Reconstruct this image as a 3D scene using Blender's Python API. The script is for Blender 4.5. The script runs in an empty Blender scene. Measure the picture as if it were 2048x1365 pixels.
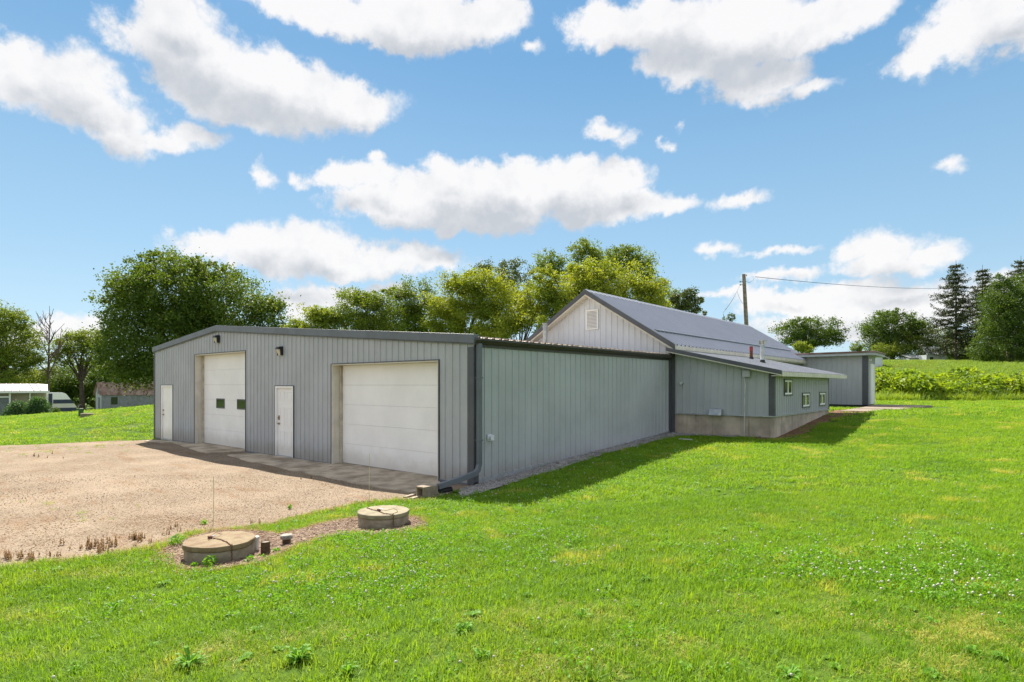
import bpy, math, random
import numpy as np
from mathutils import Vector

random.seed(7); rng = np.random.default_rng(7)
SC = bpy.context.scene
COL = SC.collection

# ---------------------------------------------------------------- camera, world, sun, exposure
FPX = 1184.0; HOR = 770.0; CAM = np.array([8.609, -8.891, 2.07]); YAW = math.radians(40.36)
RT = np.array([math.cos(YAW), math.sin(YAW), 0]); FW = np.array([-math.sin(YAW), math.cos(YAW), 0])
cam = bpy.data.cameras.new('camera'); cam_o = bpy.data.objects.new('camera', cam); COL.objects.link(cam_o)
cam.sensor_width = 36; cam.lens = FPX / 2048 * 36; cam.shift_y = (HOR - 682.5) / 2048
cam.clip_start = 0.1; cam.clip_end = 6000
cam_o.location = CAM; cam_o.rotation_euler = (math.pi / 2, 0, YAW)
SC.camera = cam_o
SC.view_settings.view_transform = 'Standard'; SC.view_settings.look = 'None'
SC.view_settings.exposure = 1.55; SC.view_settings.gamma = 1.0
SC.view_settings.use_curve_mapping = False
EXPF = 2 ** 1.55

SUN_DIR = Vector((-2.9, 1.52, 3.66)).normalized()
sun = bpy.data.lights.new('sun', 'SUN'); sun.energy = 4.2; sun.angle = math.radians(0.53); sun.color = (1.0, 0.93, 0.82)
sun_o = bpy.data.objects.new('sun', sun); COL.objects.link(sun_o)
sun_o.rotation_euler = SUN_DIR.to_track_quat('Z', 'Y').to_euler(); sun_o.location = (-30, 20, 40)

W = bpy.data.worlds.new('World'); SC.world = W; W.use_nodes = True
nt = W.node_tree; nt.nodes.clear()
def nn(t, ty, **kw):
    n = t.nodes.new(ty)
    for k, v in kw.items(): setattr(n, k, v)
    return n
def plug(t, sock, v):
    if hasattr(v, 'is_linked') or isinstance(v, bpy.types.NodeSocket): t.links.new(v, sock)
    else: sock.default_value = v
def mth(t, op, a, b=None, c=None, clamp=False):
    n = nn(t, 'ShaderNodeMath', operation=op); n.use_clamp = clamp
    plug(t, n.inputs[0], a)
    if b is not None: plug(t, n.inputs[1], b)
    if c is not None: plug(t, n.inputs[2], c)
    return n.outputs[0]
def vmth(t, op, a, b=None, out=0):
    n = nn(t, 'ShaderNodeVectorMath', operation=op)
    plug(t, n.inputs[0], a)
    if b is not None: plug(t, n.inputs[1], b)
    return n.outputs['Value'] if op in ('LENGTH', 'DOT_PRODUCT') else n.outputs[0]
def smooth(t, v, lo, hi):
    n = nn(t, 'ShaderNodeMapRange', interpolation_type='SMOOTHSTEP')
    plug(t, n.inputs['Value'], v); n.inputs['From Min'].default_value = lo; n.inputs['From Max'].default_value = hi
    return n.outputs['Result']
def noise(t, vec, scale, detail=4, rough=.55, out='Fac'):
    n = nn(t, 'ShaderNodeTexNoise'); n.inputs['Scale'].default_value = scale
    n.inputs['Detail'].default_value = detail; n.inputs['Roughness'].default_value = rough
    if vec is not None: t.links.new(vec, n.inputs['Vector'])
    return n.outputs[out]
def mixc(t, f, a, b, blend='MIX'):
    n = nn(t, 'ShaderNodeMix', data_type='RGBA', blend_type=blend)
    plug(t, n.inputs['Factor'], f)
    for s, v in ((n.inputs[6], a), (n.inputs[7], b)):
        if isinstance(v, tuple) and len(v) == 3: v = v + (1,)
        plug(t, s, v)
    return n.outputs[2]

# cumulus clouds of the sky, each lobe given by azimuth/elevation on the sky sphere
CLOUDS = [  # taken as px,py,rx,ry of the view and turned into angles below
 (60,120,95,58),(130,160,110,70),(200,225,95,55),(235,275,70,30),(40,185,60,40),
 (300,70,100,75),(370,100,110,85),(340,20,90,60),(470,150,130,75),(420,190,110,60),(590,190,140,72),(700,200,105,48),(520,235,90,35),(330,285,50,16),(395,282,52,18),
 (560,10,70,22),(700,35,150,45),(850,40,160,60),(960,30,100,38),(790,75,110,30),(1035,22,30,25),
 (1220,50,90,55),(1330,45,130,70),(1480,60,140,75),(1400,120,120,45),(1530,150,100,50),(1610,175,80,22),(1620,50,120,55),(1720,20,90,40),(1200,95,40,18),(1530,195,50,18),
 (1850,95,85,40),(1960,60,110,62),(2060,70,90,60),(1990,10,120,40),
 (690,355,65,30),(760,360,50,26),(890,340,38,18),(800,412,140,42),(960,400,190,62),(1010,355,90,36),(1130,370,120,50),(1220,355,60,32),(1200,415,120,34),(1310,412,65,17),(900,448,120,22),
 (430,495,85,28),(520,490,80,45),(620,490,80,42),(560,530,130,26),(720,520,100,36),(850,515,68,26),(690,545,90,16),
 (610,602,50,30),(690,595,75,22),(590,630,40,14),(760,580,30,8),
 (1200,273,36,20),(1228,292,28,14),(1483,396,34,11),(1885,340,28,14),(1078,92,15,12),(523,362,12,13),(1330,292,20,12),(1442,503,30,10),(1555,507,48,8),(1347,243,9,14),(590,360,18,9),(750,318,16,8),
 (1720,510,60,30),(1795,505,75,36),(1890,505,50,24),(1780,540,110,22),
 (1600,610,150,28),(1760,600,130,32),(1860,620,110,40),(1700,650,200,36),(1450,590,60,10),(1560,560,70,10),(1980,590,80,40),
 (150,655,90,26),(40,660,80,20),
]
def azel(px, py):
    u = (px - 1024) / FPX; v = (HOR - py) / FPX
    return math.atan(u), math.atan(v / math.sqrt(1 + u * u))
def cloud_group():
    g = bpy.data.node_groups.new('cloud_field', 'ShaderNodeTree')
    g.interface.new_socket('P', in_out='INPUT', socket_type='NodeSocketVector')
    g.interface.new_socket('F', in_out='OUTPUT', socket_type='NodeSocketFloat')
    gi = nn(g, 'NodeGroupInput'); go = nn(g, 'NodeGroupOutput')
    acc = None
    for px, py, rx, ry in CLOUDS:
        a, e = azel(px, py)
        a1, _ = azel(px + rx, py); a0, _ = azel(px - rx, py); _, e1 = azel(px, py - ry); _, e0 = azel(px, py + ry)
        ra = (a1 - a0) / 2; re = (e1 - e0) / 2
        v = vmth(g, 'SUBTRACT', gi.outputs[0], (a, e, 0))
        v = vmth(g, 'MULTIPLY', v, (1 / ra, 1 / re, 0))
        L = vmth(g, 'LENGTH', v)
        f = mth(g, 'MULTIPLY', mth(g, 'SUBTRACT', 1.0, L), (math.sqrt(ra * re) + .004) / .052)
        acc = f if acc is None else mth(g, 'SMOOTH_MAX', acc, f, 0.16)
    g.links.new(acc, go.inputs[0])
    return g
tc = nn(nt, 'ShaderNodeTexCoord')
dirv = vmth(nt, 'NORMALIZE', tc.outputs['Generated'])
cr = vmth(nt, 'DOT_PRODUCT', dirv, tuple(RT)); cf = vmth(nt, 'DOT_PRODUCT', dirv, tuple(FW))
sep = nn(nt, 'ShaderNodeSeparateXYZ'); nt.links.new(dirv, sep.inputs[0])
az = mth(nt, 'ARCTAN2', cr, cf); el = mth(nt, 'ARCSINE', sep.outputs[2])
wA = noise(nt, dirv, 9, 6, .6, 'Color'); wB = noise(nt, dirv, 30, 5, .6, 'Color')
warp = vmth(nt, 'MULTIPLY', vmth(nt, 'SUBTRACT', wA, (.5, .5, .5)), (.13, .07, 0))
warp = vmth(nt, 'ADD', warp, vmth(nt, 'MULTIPLY', vmth(nt, 'SUBTRACT', wB, (.5, .5, .5)), (.04, .03, 0)))
comb = nn(nt, 'ShaderNodeCombineXYZ'); nt.links.new(az, comb.inputs[0]); nt.links.new(el, comb.inputs[1])
P0 = vmth(nt, 'ADD', comb.outputs[0], warp)
CG = cloud_group()
def field(p):
    n = nn(nt, 'ShaderNodeGroup'); n.node_tree = CG; nt.links.new(p, n.inputs[0]); return n.outputs[0]
F0 = field(P0)
F1 = field(vmth(nt, 'ADD', P0, (-.012, .045, 0)))
# beyond the placed lobes similar cloud goes on unseen, cover raised for fill light
dsc = vmth(nt, 'MULTIPLY', dirv, (1, 1, 2.2))
gen = mth(nt, 'MULTIPLY', mth(nt, 'SUBTRACT', noise(nt, dsc, 2.6, 7, .55), .46), 4.2)
inside = mth(nt, 'MULTIPLY', smooth(nt, mth(nt, 'ABSOLUTE', az), .92, .76), smooth(nt, el, .70, .58))
F0 = mth(nt, 'ADD', mth(nt, 'MULTIPLY', F0, inside), mth(nt, 'MULTIPLY', gen, mth(nt, 'SUBTRACT', 1.0, inside)))
fine = noise(nt, dirv, 46, 8, .62); mid = noise(nt, dirv, 15, 6, .6)
mid2 = noise(nt, vmth(nt, 'ADD', dirv, tuple(np.array(SUN_DIR) * .03)), 15, 6, .6)
dens = mth(nt, 'ADD', F0, mth(nt, 'MULTIPLY', mth(nt, 'SUBTRACT', mid, .5), 1.25))
dens = mth(nt, 'ADD', dens, mth(nt, 'MULTIPLY', mth(nt, 'SUBTRACT', fine, .5), .6))
mask = smooth(nt, dens, -.27, .26)
shade = mth(nt, 'MULTIPLY', smooth(nt, F1, -.15, .95), .95)
shade = mth(nt, 'ADD', shade, mth(nt, 'MULTIPLY', mth(nt, 'SUBTRACT', mid2, mid), .9))
shade = mth(nt, 'ADD', shade, mth(nt, 'MULTIPLY', mth(nt, 'SUBTRACT', .5, fine), .25), clamp=True)
ccol = mixc(nt, shade, (.99 / EXPF, .98 / EXPF, .98 / EXPF), (.60 / EXPF, .63 / EXPF, .68 / EXPF))
sky = nn(nt, 'ShaderNodeTexSky', sky_type='NISHITA'); sky.sun_disc = False
sky.sun_elevation = math.radians(48.2); sky.sun_rotation = math.radians(-62.3)
sky.air_density = 1.0; sky.dust_density = 0.3; sky.ozone_density = 2.0
SKYS = 0.10
skyc = mixc(nt, 1.0, sky.outputs[0], (.92 * SKYS, .98 * SKYS, 1.0 * SKYS), 'MULTIPLY')
# the haze-free blue of the day: deeper overhead, paler at the horizon
gr = nn(nt, 'ShaderNodeValToRGB'); plug(nt, gr.inputs[0], mth(nt, 'MULTIPLY', el, 1.1))
cr_ = gr.color_ramp; cr_.elements[0].position = 0.0; cr_.elements[0].color = (.55 / EXPF, .73 / EXPF, .85 / EXPF, 1)
cr_.elements[1].position = 1.0; cr_.elements[1].color = (.13 / EXPF, .34 / EXPF, .64 / EXPF, 1)
e_ = cr_.elements.new(.22); e_.color = (.35 / EXPF, .57 / EXPF, .76 / EXPF, 1); e_ = cr_.elements.new(.55); e_.color = (.155 / EXPF, .375 / EXPF, .64 / EXPF, 1)
skyc = mixc(nt, .9, skyc, gr.outputs[0])
above = smooth(nt, el, -.02, .01)
fin = mixc(nt, mth(nt, 'MULTIPLY', mth(nt, 'MULTIPLY', mask, .96), above), skyc, ccol)
bg = nn(nt, 'ShaderNodeBackground'); nt.links.new(fin, bg.inputs[0]); bg.inputs[1].default_value = 1.0
wo = nn(nt, 'ShaderNodeOutputWorld'); nt.links.new(bg.outputs[0], wo.inputs[0])
W.cycles.sampling_method = 'MANUAL'; W.cycles.sample_map_resolution = 512

# ---------------------------------------------------------------- materials
def material(name, base, rough=.6, metal=0, var=.12, vscale=3.0, col2=None, bump=0, bscale=40, spec=.4, trans=0, streak=None, coords='Object', grime=None):
    m = bpy.data.materials.new(name); m.use_nodes = True; t = m.node_tree
    b = t.nodes['Principled BSDF']
    tcn = nn(t, 'ShaderNodeTexCoord')
    src = tcn.outputs['Object'] if coords == 'Object' else nn(t, 'ShaderNodeNewGeometry').outputs['Position']
    n = noise(t, src, vscale, 6, .6)
    c2 = col2 or tuple(max(0, c * (1 - 2.2 * var)) for c in base)
    c1 = base if col2 else tuple(c * (1 + var * .8) for c in base)
    col = mixc(t, smooth(t, n, .3, .7), c1, c2)
    if grime:
        spz = nn(t, 'ShaderNodeSeparateXYZ'); t.links.new(nn(t, 'ShaderNodeNewGeometry').outputs['Position'], spz.inputs[0])
        hz = mth(t, 'ADD', spz.outputs[2], mth(t, 'MULTIPLY', noise(t, src, 2.2, 6, .7), -.5))
        col = mixc(t, mth(t, 'MULTIPLY', smooth(t, hz, .28, -.22), grime[3]), col, grime[:3])
    if streak:
        mp = nn(t, 'ShaderNodeMapping'); mp.inputs['Scale'].default_value = (9, 9, .5); t.links.new(src, mp.inputs[0])
        s = noise(t, mp.outputs[0], 1.0, 5, .6)
        col = mixc(t, mth(t, 'MULTIPLY', smooth(t, s, .52, .75), streak[3]), col, streak[:3])
    t.links.new(col, b.inputs['Base Color'])
    b.inputs['Roughness'].default_value = rough; b.inputs['Metallic'].default_value = metal
    b.inputs['Specular IOR Level'].default_value = spec
    if bump:
        bn = nn(t, 'ShaderNodeBump'); bn.inputs['Strength'].default_value = bump; bn.inputs['Distance'].default_value = .01
        t.links.new(noise(t, src, bscale, 6, .65), bn.inputs['Height']); t.links.new(bn.outputs[0], b.inputs['Normal'])
    return m
M = {}
M['siding'] = material('grey_siding_paint', (.43, .445, .475), .5, var=.05, vscale=.8, streak=(.36, .36, .37, .25), bump=.25, bscale=2.2, grime=(.22, .18, .13, .5))
M['siding_light'] = material('light_siding_paint', (.66, .68, .74), .5, var=.04, vscale=.8, streak=(.6, .6, .6, .25))
M['trim'] = material('charcoal_trim', (.085, .09, .105), .45, var=.08, vscale=2)
M['fascia'] = material('slate_fascia', (.13, .145, .17), .42, var=.07, vscale=2, streak=(.2, .2, .2, .2))
M['gutter'] = material('brown_gutter', (.06, .052, .045), .4, var=.1)
M['white'] = material('white_paint', (.90, .89, .90), .45, var=.03, vscale=1.2, grime=(.40, .34, .26, .45))
M['cream'] = material('cream_metal', (.66, .62, .54), .5, var=.06, streak=(.45, .33, .2, .45))
M['stained'] = material('stained_post', (.52, .47, .38), .7, var=.12, vscale=5, streak=(.22, .09, .04, .8))
M['roof'] = material('charcoal_roof_steel', (.33, .345, .41), .5, metal=.0, var=.025, vscale=1.2)
M['roof_pale'] = material('pale_roof_steel', (.36, .37, .40), .4, metal=.3, var=.06, vscale=1.5)
M['roof_tan'] = material('tan_roof_steel', (.5, .43, .36), .5, metal=.2, var=.15, vscale=6, streak=(.2, .07, .04, .8))
M['galv'] = material('galvanised_steel', (.45, .47, .49), .42, metal=.5, var=.12, vscale=8)
M['rust'] = material('rust', (.16, .06, .035), .85, var=.3, vscale=20, bump=.5, bscale=80)
M['redpipe'] = material('red_paint', (.35, .05, .045), .6, var=.25, vscale=12)
M['foundation'] = material('foundation_concrete', (.50, .42, .34), .9, var=.16, vscale=1.6, bump=.4, bscale=18, streak=(.17, .14, .12, .7))
M['concrete'] = material('apron_concrete', (.52, .43, .33), .9, col2=(.22, .175, .125), vscale=1.6, bump=.5, bscale=30, coords='World')
M['lid'] = material('lid_concrete', (.225, .175, .10), .9, col2=(.15, .095, .05), vscale=7, bump=.5, bscale=60)
M['lid_grey'] = material('pale_lid_concrete', (.27, .235, .155), .9, col2=(.17, .14, .09), vscale=7, bump=.5, bscale=60)
M['riser'] = material('riser_concrete', (.34, .28, .21), .92, col2=(.20, .16, .115), vscale=7, bump=.8, bscale=30)
M['wood'] = material('weathered_wood', (.38, .31, .24), .85, var=.2, vscale=12, bump=.4, bscale=40)
M['pole'] = material('grey_pole_wood', (.30, .25, .21), .9, var=.2, vscale=4, bump=.5, streak=(.08, .07, .06, .5))
M['bark'] = material('bark', (.11, .085, .065), .95, var=.3, vscale=6, bump=.8, bscale=20)
M['deadbark'] = material('bare_bark', (.17, .12, .10), .95, var=.2, vscale=4)
M['black'] = material('black_plastic', (.02, .02, .022), .5)
M['wire'] = material('wire', (.03, .03, .03), .6)
M['whip'] = material('yellowed_fibreglass', (.62, .56, .33), .5)
M['brownpipe'] = material('brown_pipe', (.10, .055, .035), .7, var=.25, vscale=12, bump=.4)
M['pvc'] = material('white_pvc', (.55, .55, .53), .4)
M['stone'] = material('pale_stone', (.26, .245, .22), .9, var=.2, vscale=10, bump=.5)
M['brass'] = material('worn_brass', (.30, .19, .10), .35, metal=.8, var=.1)
M['lens'] = material('frosted_lens', (.62, .58, .48), .3, var=.1, vscale=20)
M['glass'] = material('window_glass', (.02, .025, .022), .06, var=0, spec=.6)
M['dark'] = material('dark_interior', (.025, .027, .03), .8)
M['house_tan'] = material('tan_house_siding', (.38, .33, .26), .7, var=.06)
M['house_roof'] = material('house_metal_roof', (.24, .21, .21), .4, metal=.2, var=.06)
M['shed_grey'] = material('grey_shed_boards', (.22, .235, .245), .8, var=.12, vscale=3, streak=(.15, .15, .15, .4))
M['shed_white'] = material('pale_shed_boards', (.48, .51, .54), .8, var=.08)
M['rust_roof'] = material('rusted_roof', (.32, .23, .20), .6, col2=(.14, .06, .04), vscale=1.6, metal=.1)
M['navy'] = material('navy_stripe', (.04, .055, .10), .5)

def ground_mat():
    m = bpy.data.materials.new('lawn_soil'); m.use_nodes = True; t = m.node_tree; b = t.nodes['Principled BSDF']
    pos = nn(t, 'ShaderNodeNewGeometry').outputs['Position']
    c = mixc(t, smooth(t, noise(t, pos, .35, 5, .6), .35, .65), (.055, .11, .010), (.08, .14, .014))
    c = mixc(t, mth(t, 'MULTIPLY', smooth(t, noise(t, pos, 1.3, 5, .65), .55, .75), .6), c, (.19, .17, .045))
    c = mixc(t, mth(t, 'MULTIPLY', smooth(t, noise(t, pos, 40, 3, .6), .4, .7), .45), c, (.028, .05, .01))
    t.links.new(c, b.inputs['Base Color']); b.inputs['Roughness'].default_value = .95; b.inputs['Specular IOR Level'].default_value = .1
    bn = nn(t, 'ShaderNodeBump'); bn.inputs['Strength'].default_value = .7; bn.inputs['Distance'].default_value = .04
    t.links.new(noise(t, pos, 25, 5, .7), bn.inputs['Height']); t.links.new(bn.outputs[0], b.inputs['Normal'])
    return m
def gravel_mat(name, c1, c2, c3, scale=55, brown=.62):
    m = bpy.data.materials.new(name); m.use_nodes = True; t = m.node_tree; b = t.nodes['Principled BSDF']
    pos = nn(t, 'ShaderNodeNewGeometry').outputs['Position']
    v = nn(t, 'ShaderNodeTexVoronoi'); v.inputs['Scale'].default_value = scale; t.links.new(pos, v.inputs['Vector'])
    sp = nn(t, 'ShaderNodeSeparateXYZ'); t.links.new(v.outputs['Color'], sp.inputs[0])
    c = mixc(t, sp.outputs[0], c1, c2)
    c = mixc(t, smooth(t, sp.outputs[1], .8, .85), c, c3)
    c = mixc(t, mth(t, 'MULTIPLY', smooth(t, v.outputs['Distance'], .35, .8), .55), c, tuple(x * .35 for x in c3))
    mp = nn(t, 'ShaderNodeMapping'); mp.inputs['Scale'].default_value = (.5, 1.6, 1); t.links.new(pos, mp.inputs[0])
    mp.inputs['Rotation'].default_value = (0, 0, .25)
    c = mixc(t, mth(t, 'MULTIPLY', smooth(t, noise(t, mp.outputs[0], 1.1, 9, .75), .50, .66), brown), c, (.17, .095, .045))
    c = mixc(t, mth(t, 'MULTIPLY', smooth(t, noise(t, pos, .5, 5, .6), .4, .7), .4), c, tuple(x * 1.12 for x in c1))
    t.links.new(c, b.inputs['Base Color']); b.inputs['Roughness'].default_value = .95; b.inputs['Specular IOR Level'].default_value = .15
    bn = nn(t, 'ShaderNodeBump'); bn.inputs['Strength'].default_value = .8; bn.inputs['Distance'].default_value = .015
    t.links.new(mth(t, 'MULTIPLY', v.outputs['Distance'], -1.0), bn.inputs['Height']); t.links.new(bn.outputs[0], b.inputs['Normal'])
    return m
M['soil'] = ground_mat()
M['gravel'] = gravel_mat('limestone_gravel', (.33, .262, .19), (.235, .18, .127), (.12, .08, .052))
M['greygravel'] = gravel_mat('grey_gravel', (.40, .375, .36), (.25, .235, .225), (.11, .10, .10), 38, .15)
M['mulch'] = gravel_mat('mulch_chips', (.33, .26, .19), (.20, .14, .095), (.09, .055, .035), 34, .7)
M['dirt'] = gravel_mat('bare_dirt', (.22, .13, .075), (.16, .09, .05), (.10, .06, .04), 30, .5)

def leaf_mat(name, c1, c2, trans=.45, rnd=.35, patch=None, pscale=1.0, rough=.55):
    m = bpy.data.materials.new(name); m.use_nodes = True; t = m.node_tree
    b = t.nodes['Principled BSDF']; out = t.nodes['Material Output']
    pos = nn(t, 'ShaderNodeNewGeometry').outputs['Position']
    at = nn(t, 'ShaderNodeAttribute', attribute_name='tint').outputs['Fac']
    oi = nn(t, 'ShaderNodeObjectInfo').outputs['Random']
    f = mth(t, 'ADD', mth(t, 'MULTIPLY', at, .6), mth(t, 'MULTIPLY', oi, .4))
    c = mixc(t, f, c1, c2)
    if patch:
        for (pc, lo, hi, ps, amt) in patch:
            c = mixc(t, mth(t, 'MULTIPLY', smooth(t, noise(t, pos, ps, 4, .6), lo, hi), amt), c, pc)
    c2n = mixc(t, 1.0, c, (1.25, 1.15, .45), 'MULTIPLY')
    t.links.new(c, b.inputs['Base Color']); b.inputs['Roughness'].default_value = rough; b.inputs['Specular IOR Level'].default_value = .25
    tr = nn(t, 'ShaderNodeBsdfTranslucent'); t.links.new(c2n, tr.inputs[0])
    mx = nn(t, 'ShaderNodeMixShader'); mx.inputs[0].default_value = trans
    t.links.new(b.outputs[0], mx.inputs[1]); t.links.new(tr.outputs[0], mx.inputs[2]); t.links.new(mx.outputs[0], out.inputs[0])
    return m
YEL = (.40, .36, .09)
M['grass'] = leaf_mat('grass_blades', (.155, .30, .018), (.245, .39, .03), .5, patch=[((.34, .39, .045), .48, .66, .55, .4), ((.12, .26, .015), .48, .6, .3, .6), ((.62, .54, .17), .57, .70, 1.1, .5)])
M['grassfar'] = leaf_mat('grass_field', (.16, .27, .035), (.25, .36, .06), .4, patch=[((.23, .27, .07), .5, .7, .12, .5)])
M['brush'] = leaf_mat('brush_leaves', (.13, .24, .02), (.30, .39, .035), .5, patch=[((.05, .12, .02), .5, .62, .35, .7), ((.30, .30, .05), .55, .7, .22, .5)])
M['weed'] = leaf_mat('weed_leaves', (.12, .29, .018), (.17, .36, .028), .45)
M['dryweed'] = leaf_mat('dry_weeds', (.22, .10, .05), (.28, .20, .07), .3)
M['drygrass'] = leaf_mat('dry_grass', (.42, .25, .11), (.34, .26, .09), .35)
M['straw'] = leaf_mat('straw_grass', (.34, .38, .06), (.47, .45, .11), .45)
M['petal'] = material('clover_petal', (.50, .48, .42), .8, var=.05)
M['leaf_dark'] = leaf_mat('dark_foliage', (.045, .095, .016), (.12, .19, .03), .38, patch=[((.12, .17, .03), .5, .7, .35, .5)])
M['leaf_maple'] = leaf_mat('maple_foliage', (.04, .092, .016), (.14, .205, .03), .38, patch=[((.20, .25, .04), .5, .66, .28, .6)])
M['leaf_mid'] = leaf_mat('mid_foliage', (.09, .16, .018), (.22, .28, .04), .38, patch=[((.16, .19, .04), .5, .7, .35, .5)])
M['leaf_yel'] = leaf_mat('yellow_green_foliage', (.155, .23, .022), (.34, .38, .045), .4, patch=[((.40, .40, .04), .52, .7, .5, .4), ((.10, .17, .02), .5, .7, .3, .6)])
M['leaf_grey'] = leaf_mat('grey_green_foliage', (.08, .12, .035), (.16, .19, .06), .25)
M['needle'] = leaf_mat('needles', (.035, .055, .022), (.08, .10, .04), .15)
M['shrub'] = leaf_mat('feathery_shrub', (.05, .12, .045), (.11, .20, .07), .3)

# ---------------------------------------------------------------- mesh helpers
def arr_mesh(name, V, F, mat=None, tint=None, smooth_=False):
    V = np.asarray(V, dtype=np.float32); F = np.asarray(F, dtype=np.int32)
    me = bpy.data.meshes.new(name); n, k = F.shape
    me.vertices.add(len(V)); me.vertices.foreach_set('co', V.ravel())
    me.loops.add(n * k); me.loops.foreach_set('vertex_index', F.ravel())
    me.polygons.add(n); me.polygons.foreach_set('loop_start', np.arange(0, n * k, k, dtype=np.int32))
    if tint is not None:
        a = me.attributes.new('tint', 'FLOAT', 'POINT'); a.data.foreach_set('value', np.asarray(tint, dtype=np.float32))
    me.update(calc_edges=True); me.validate()
    if mat: me.materials.append(mat)
    me.polygons.foreach_set('use_smooth', np.full(len(me.polygons), smooth_))
    return me
WLOC = {}
def root(name, loc, label=None, cat=None, group=None, kind=None):
    o = bpy.data.objects.new(name, None); COL.objects.link(o); o.location = loc; o.empty_display_size = .2
    WLOC[o.name] = np.array(loc, dtype=float); props(o, label, cat, group, kind); return o
def props(o, label=None, cat=None, group=None, kind=None):
    if label: o['label'] = label
    if cat: o['category'] = cat
    if group: o['group'] = group
    if kind: o['kind'] = kind
    return o
def link(name, me, parent=None, off=None, **kw):
    o = bpy.data.objects.new(name, me); COL.objects.link(o)
    if parent is not None:
        o.parent = parent; WLOC[o.name] = WLOC[parent.name]
    else:
        WLOC[o.name] = np.zeros(3)
        if off is not None: o.location = off; WLOC[o.name] = np.array(off, dtype=float)
    return props(o, **kw)
class B:
    """collects faces in world coordinates, builds one object"""
    def __init__(s): s.v = []; s.f = []; s.sm = []
    def quad(s, *p):
        i = len(s.v); s.v += [tuple(q) for q in p]; s.f.append(tuple(range(i, i + len(p)))); return s
    def hexa(s, p):   # 8 points: bottom 4 ccw, top 4
        i = len(s.v); s.v += [tuple(map(float, q)) for q in p]
        for f in ((0, 3, 2, 1), (4, 5, 6, 7), (0, 1, 5, 4), (1, 2, 6, 5), (2, 3, 7, 6), (3, 0, 4, 7)): s.f.append(tuple(i + k for k in f))
        return s
    def box(s, x0, x1, y0, y1, z0, z1):
        return s.hexa([(x0, y0, z0), (x1, y0, z0), (x1, y1, z0), (x0, y1, z0), (x0, y0, z1), (x1, y0, z1), (x1, y1, z1), (x0, y1, z1)])
    def obox(s, o, a, b, c, la, lb, lc):   # oriented box, corner o, axes a,b,c with lengths
        o, a, b, c = map(lambda q: np.array(q, float), (o, a, b, c)); a = a * la; b = b * lb; c = c * lc
        return s.hexa([o, o + a, o + a + b, o + b, o + c, o + a + c, o + a + b + c, o + b + c])
    def tube(s, pts, rad, n=10, cap=True):
        pts = [np.array(p, float) for p in pts]
        if not hasattr(rad, '__len__'): rad = [rad] * len(pts)
        rings = []; up = None
        for i, p in enumerate(pts):
            d = pts[min(i + 1, len(pts) - 1)] - pts[max(i - 1, 0)]; d /= np.linalg.norm(d) + 1e-9
            if up is None: up = np.array([1., 0, 0]) if abs(d[0]) < .8 else np.array([0, 1., 0])
            u = np.cross(d, up); u /= np.linalg.norm(u) + 1e-9; w = np.cross(u, d); up = w
            i0 = len(s.v)
            for k in range(n):
                t = 2 * math.pi * k / n; q = p + rad[i] * (math.cos(t) * w + math.sin(t) * u); s.v.append(tuple(q))
            rings.append(i0)
        for r0, r1 in zip(rings, rings[1:]):
            for k in range(n):
                s.f.append((r0 + k, r0 + (k + 1) % n, r1 + (k + 1) % n, r1 + k))
        if cap:
            s.f.append(tuple(rings[0] + k for k in range(n))[::-1]); s.f.append(tuple(rings[-1] + k for k in range(n)))
        return s
    def cyl(s, x, y, z0, z1, r, n=24, r1=None): return s.tube([(x, y, z0), (x, y, z1)], [r, r if r1 is None else r1], n)
    def lathe(s, x, y, prof, n=40):   # prof: list of (r,z)
        i0 = len(s.v)
        for r, z in prof:
            for k in range(n):
                t = 2 * math.pi * k / n; s.v.append((x + r * math.cos(t), y + r * math.sin(t), z))
        for j in range(len(prof) - 1):
            for k in range(n):
                s.f.append((i0 + j * n + k, i0 + j * n + (k + 1) % n, i0 + (j + 1) * n + (k + 1) % n, i0 + (j + 1) * n + k))
        return s
    def build(s, name, mat, parent=None, smooth=False, bevel=0, **kw):
        off = WLOC[parent.name] if parent is not None else None
        V = np.array(s.v, float)
        if parent is None:
            off = np.array([(V[:, 0].min() + V[:, 0].max()) / 2, (V[:, 1].min() + V[:, 1].max()) / 2, V[:, 2].min()])
        V = V - off
        me = bpy.data.meshes.new(name); me.from_pydata(V.tolist(), [], s.f); me.update(); me.materials.append(mat)
        if smooth:
            me.polygons.foreach_set('use_smooth', [True] * len(me.polygons))
            try: me.set_sharp_from_angle(angle=math.radians(40))
            except Exception: pass
        o = link(name, me, parent, off if parent is None else None, **kw)
        if bevel:
            md = o.modifiers.new('bevel', 'BEVEL'); md.width = bevel; md.segments = 2; md.limit_method = 'ANGLE'
        return o

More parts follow.
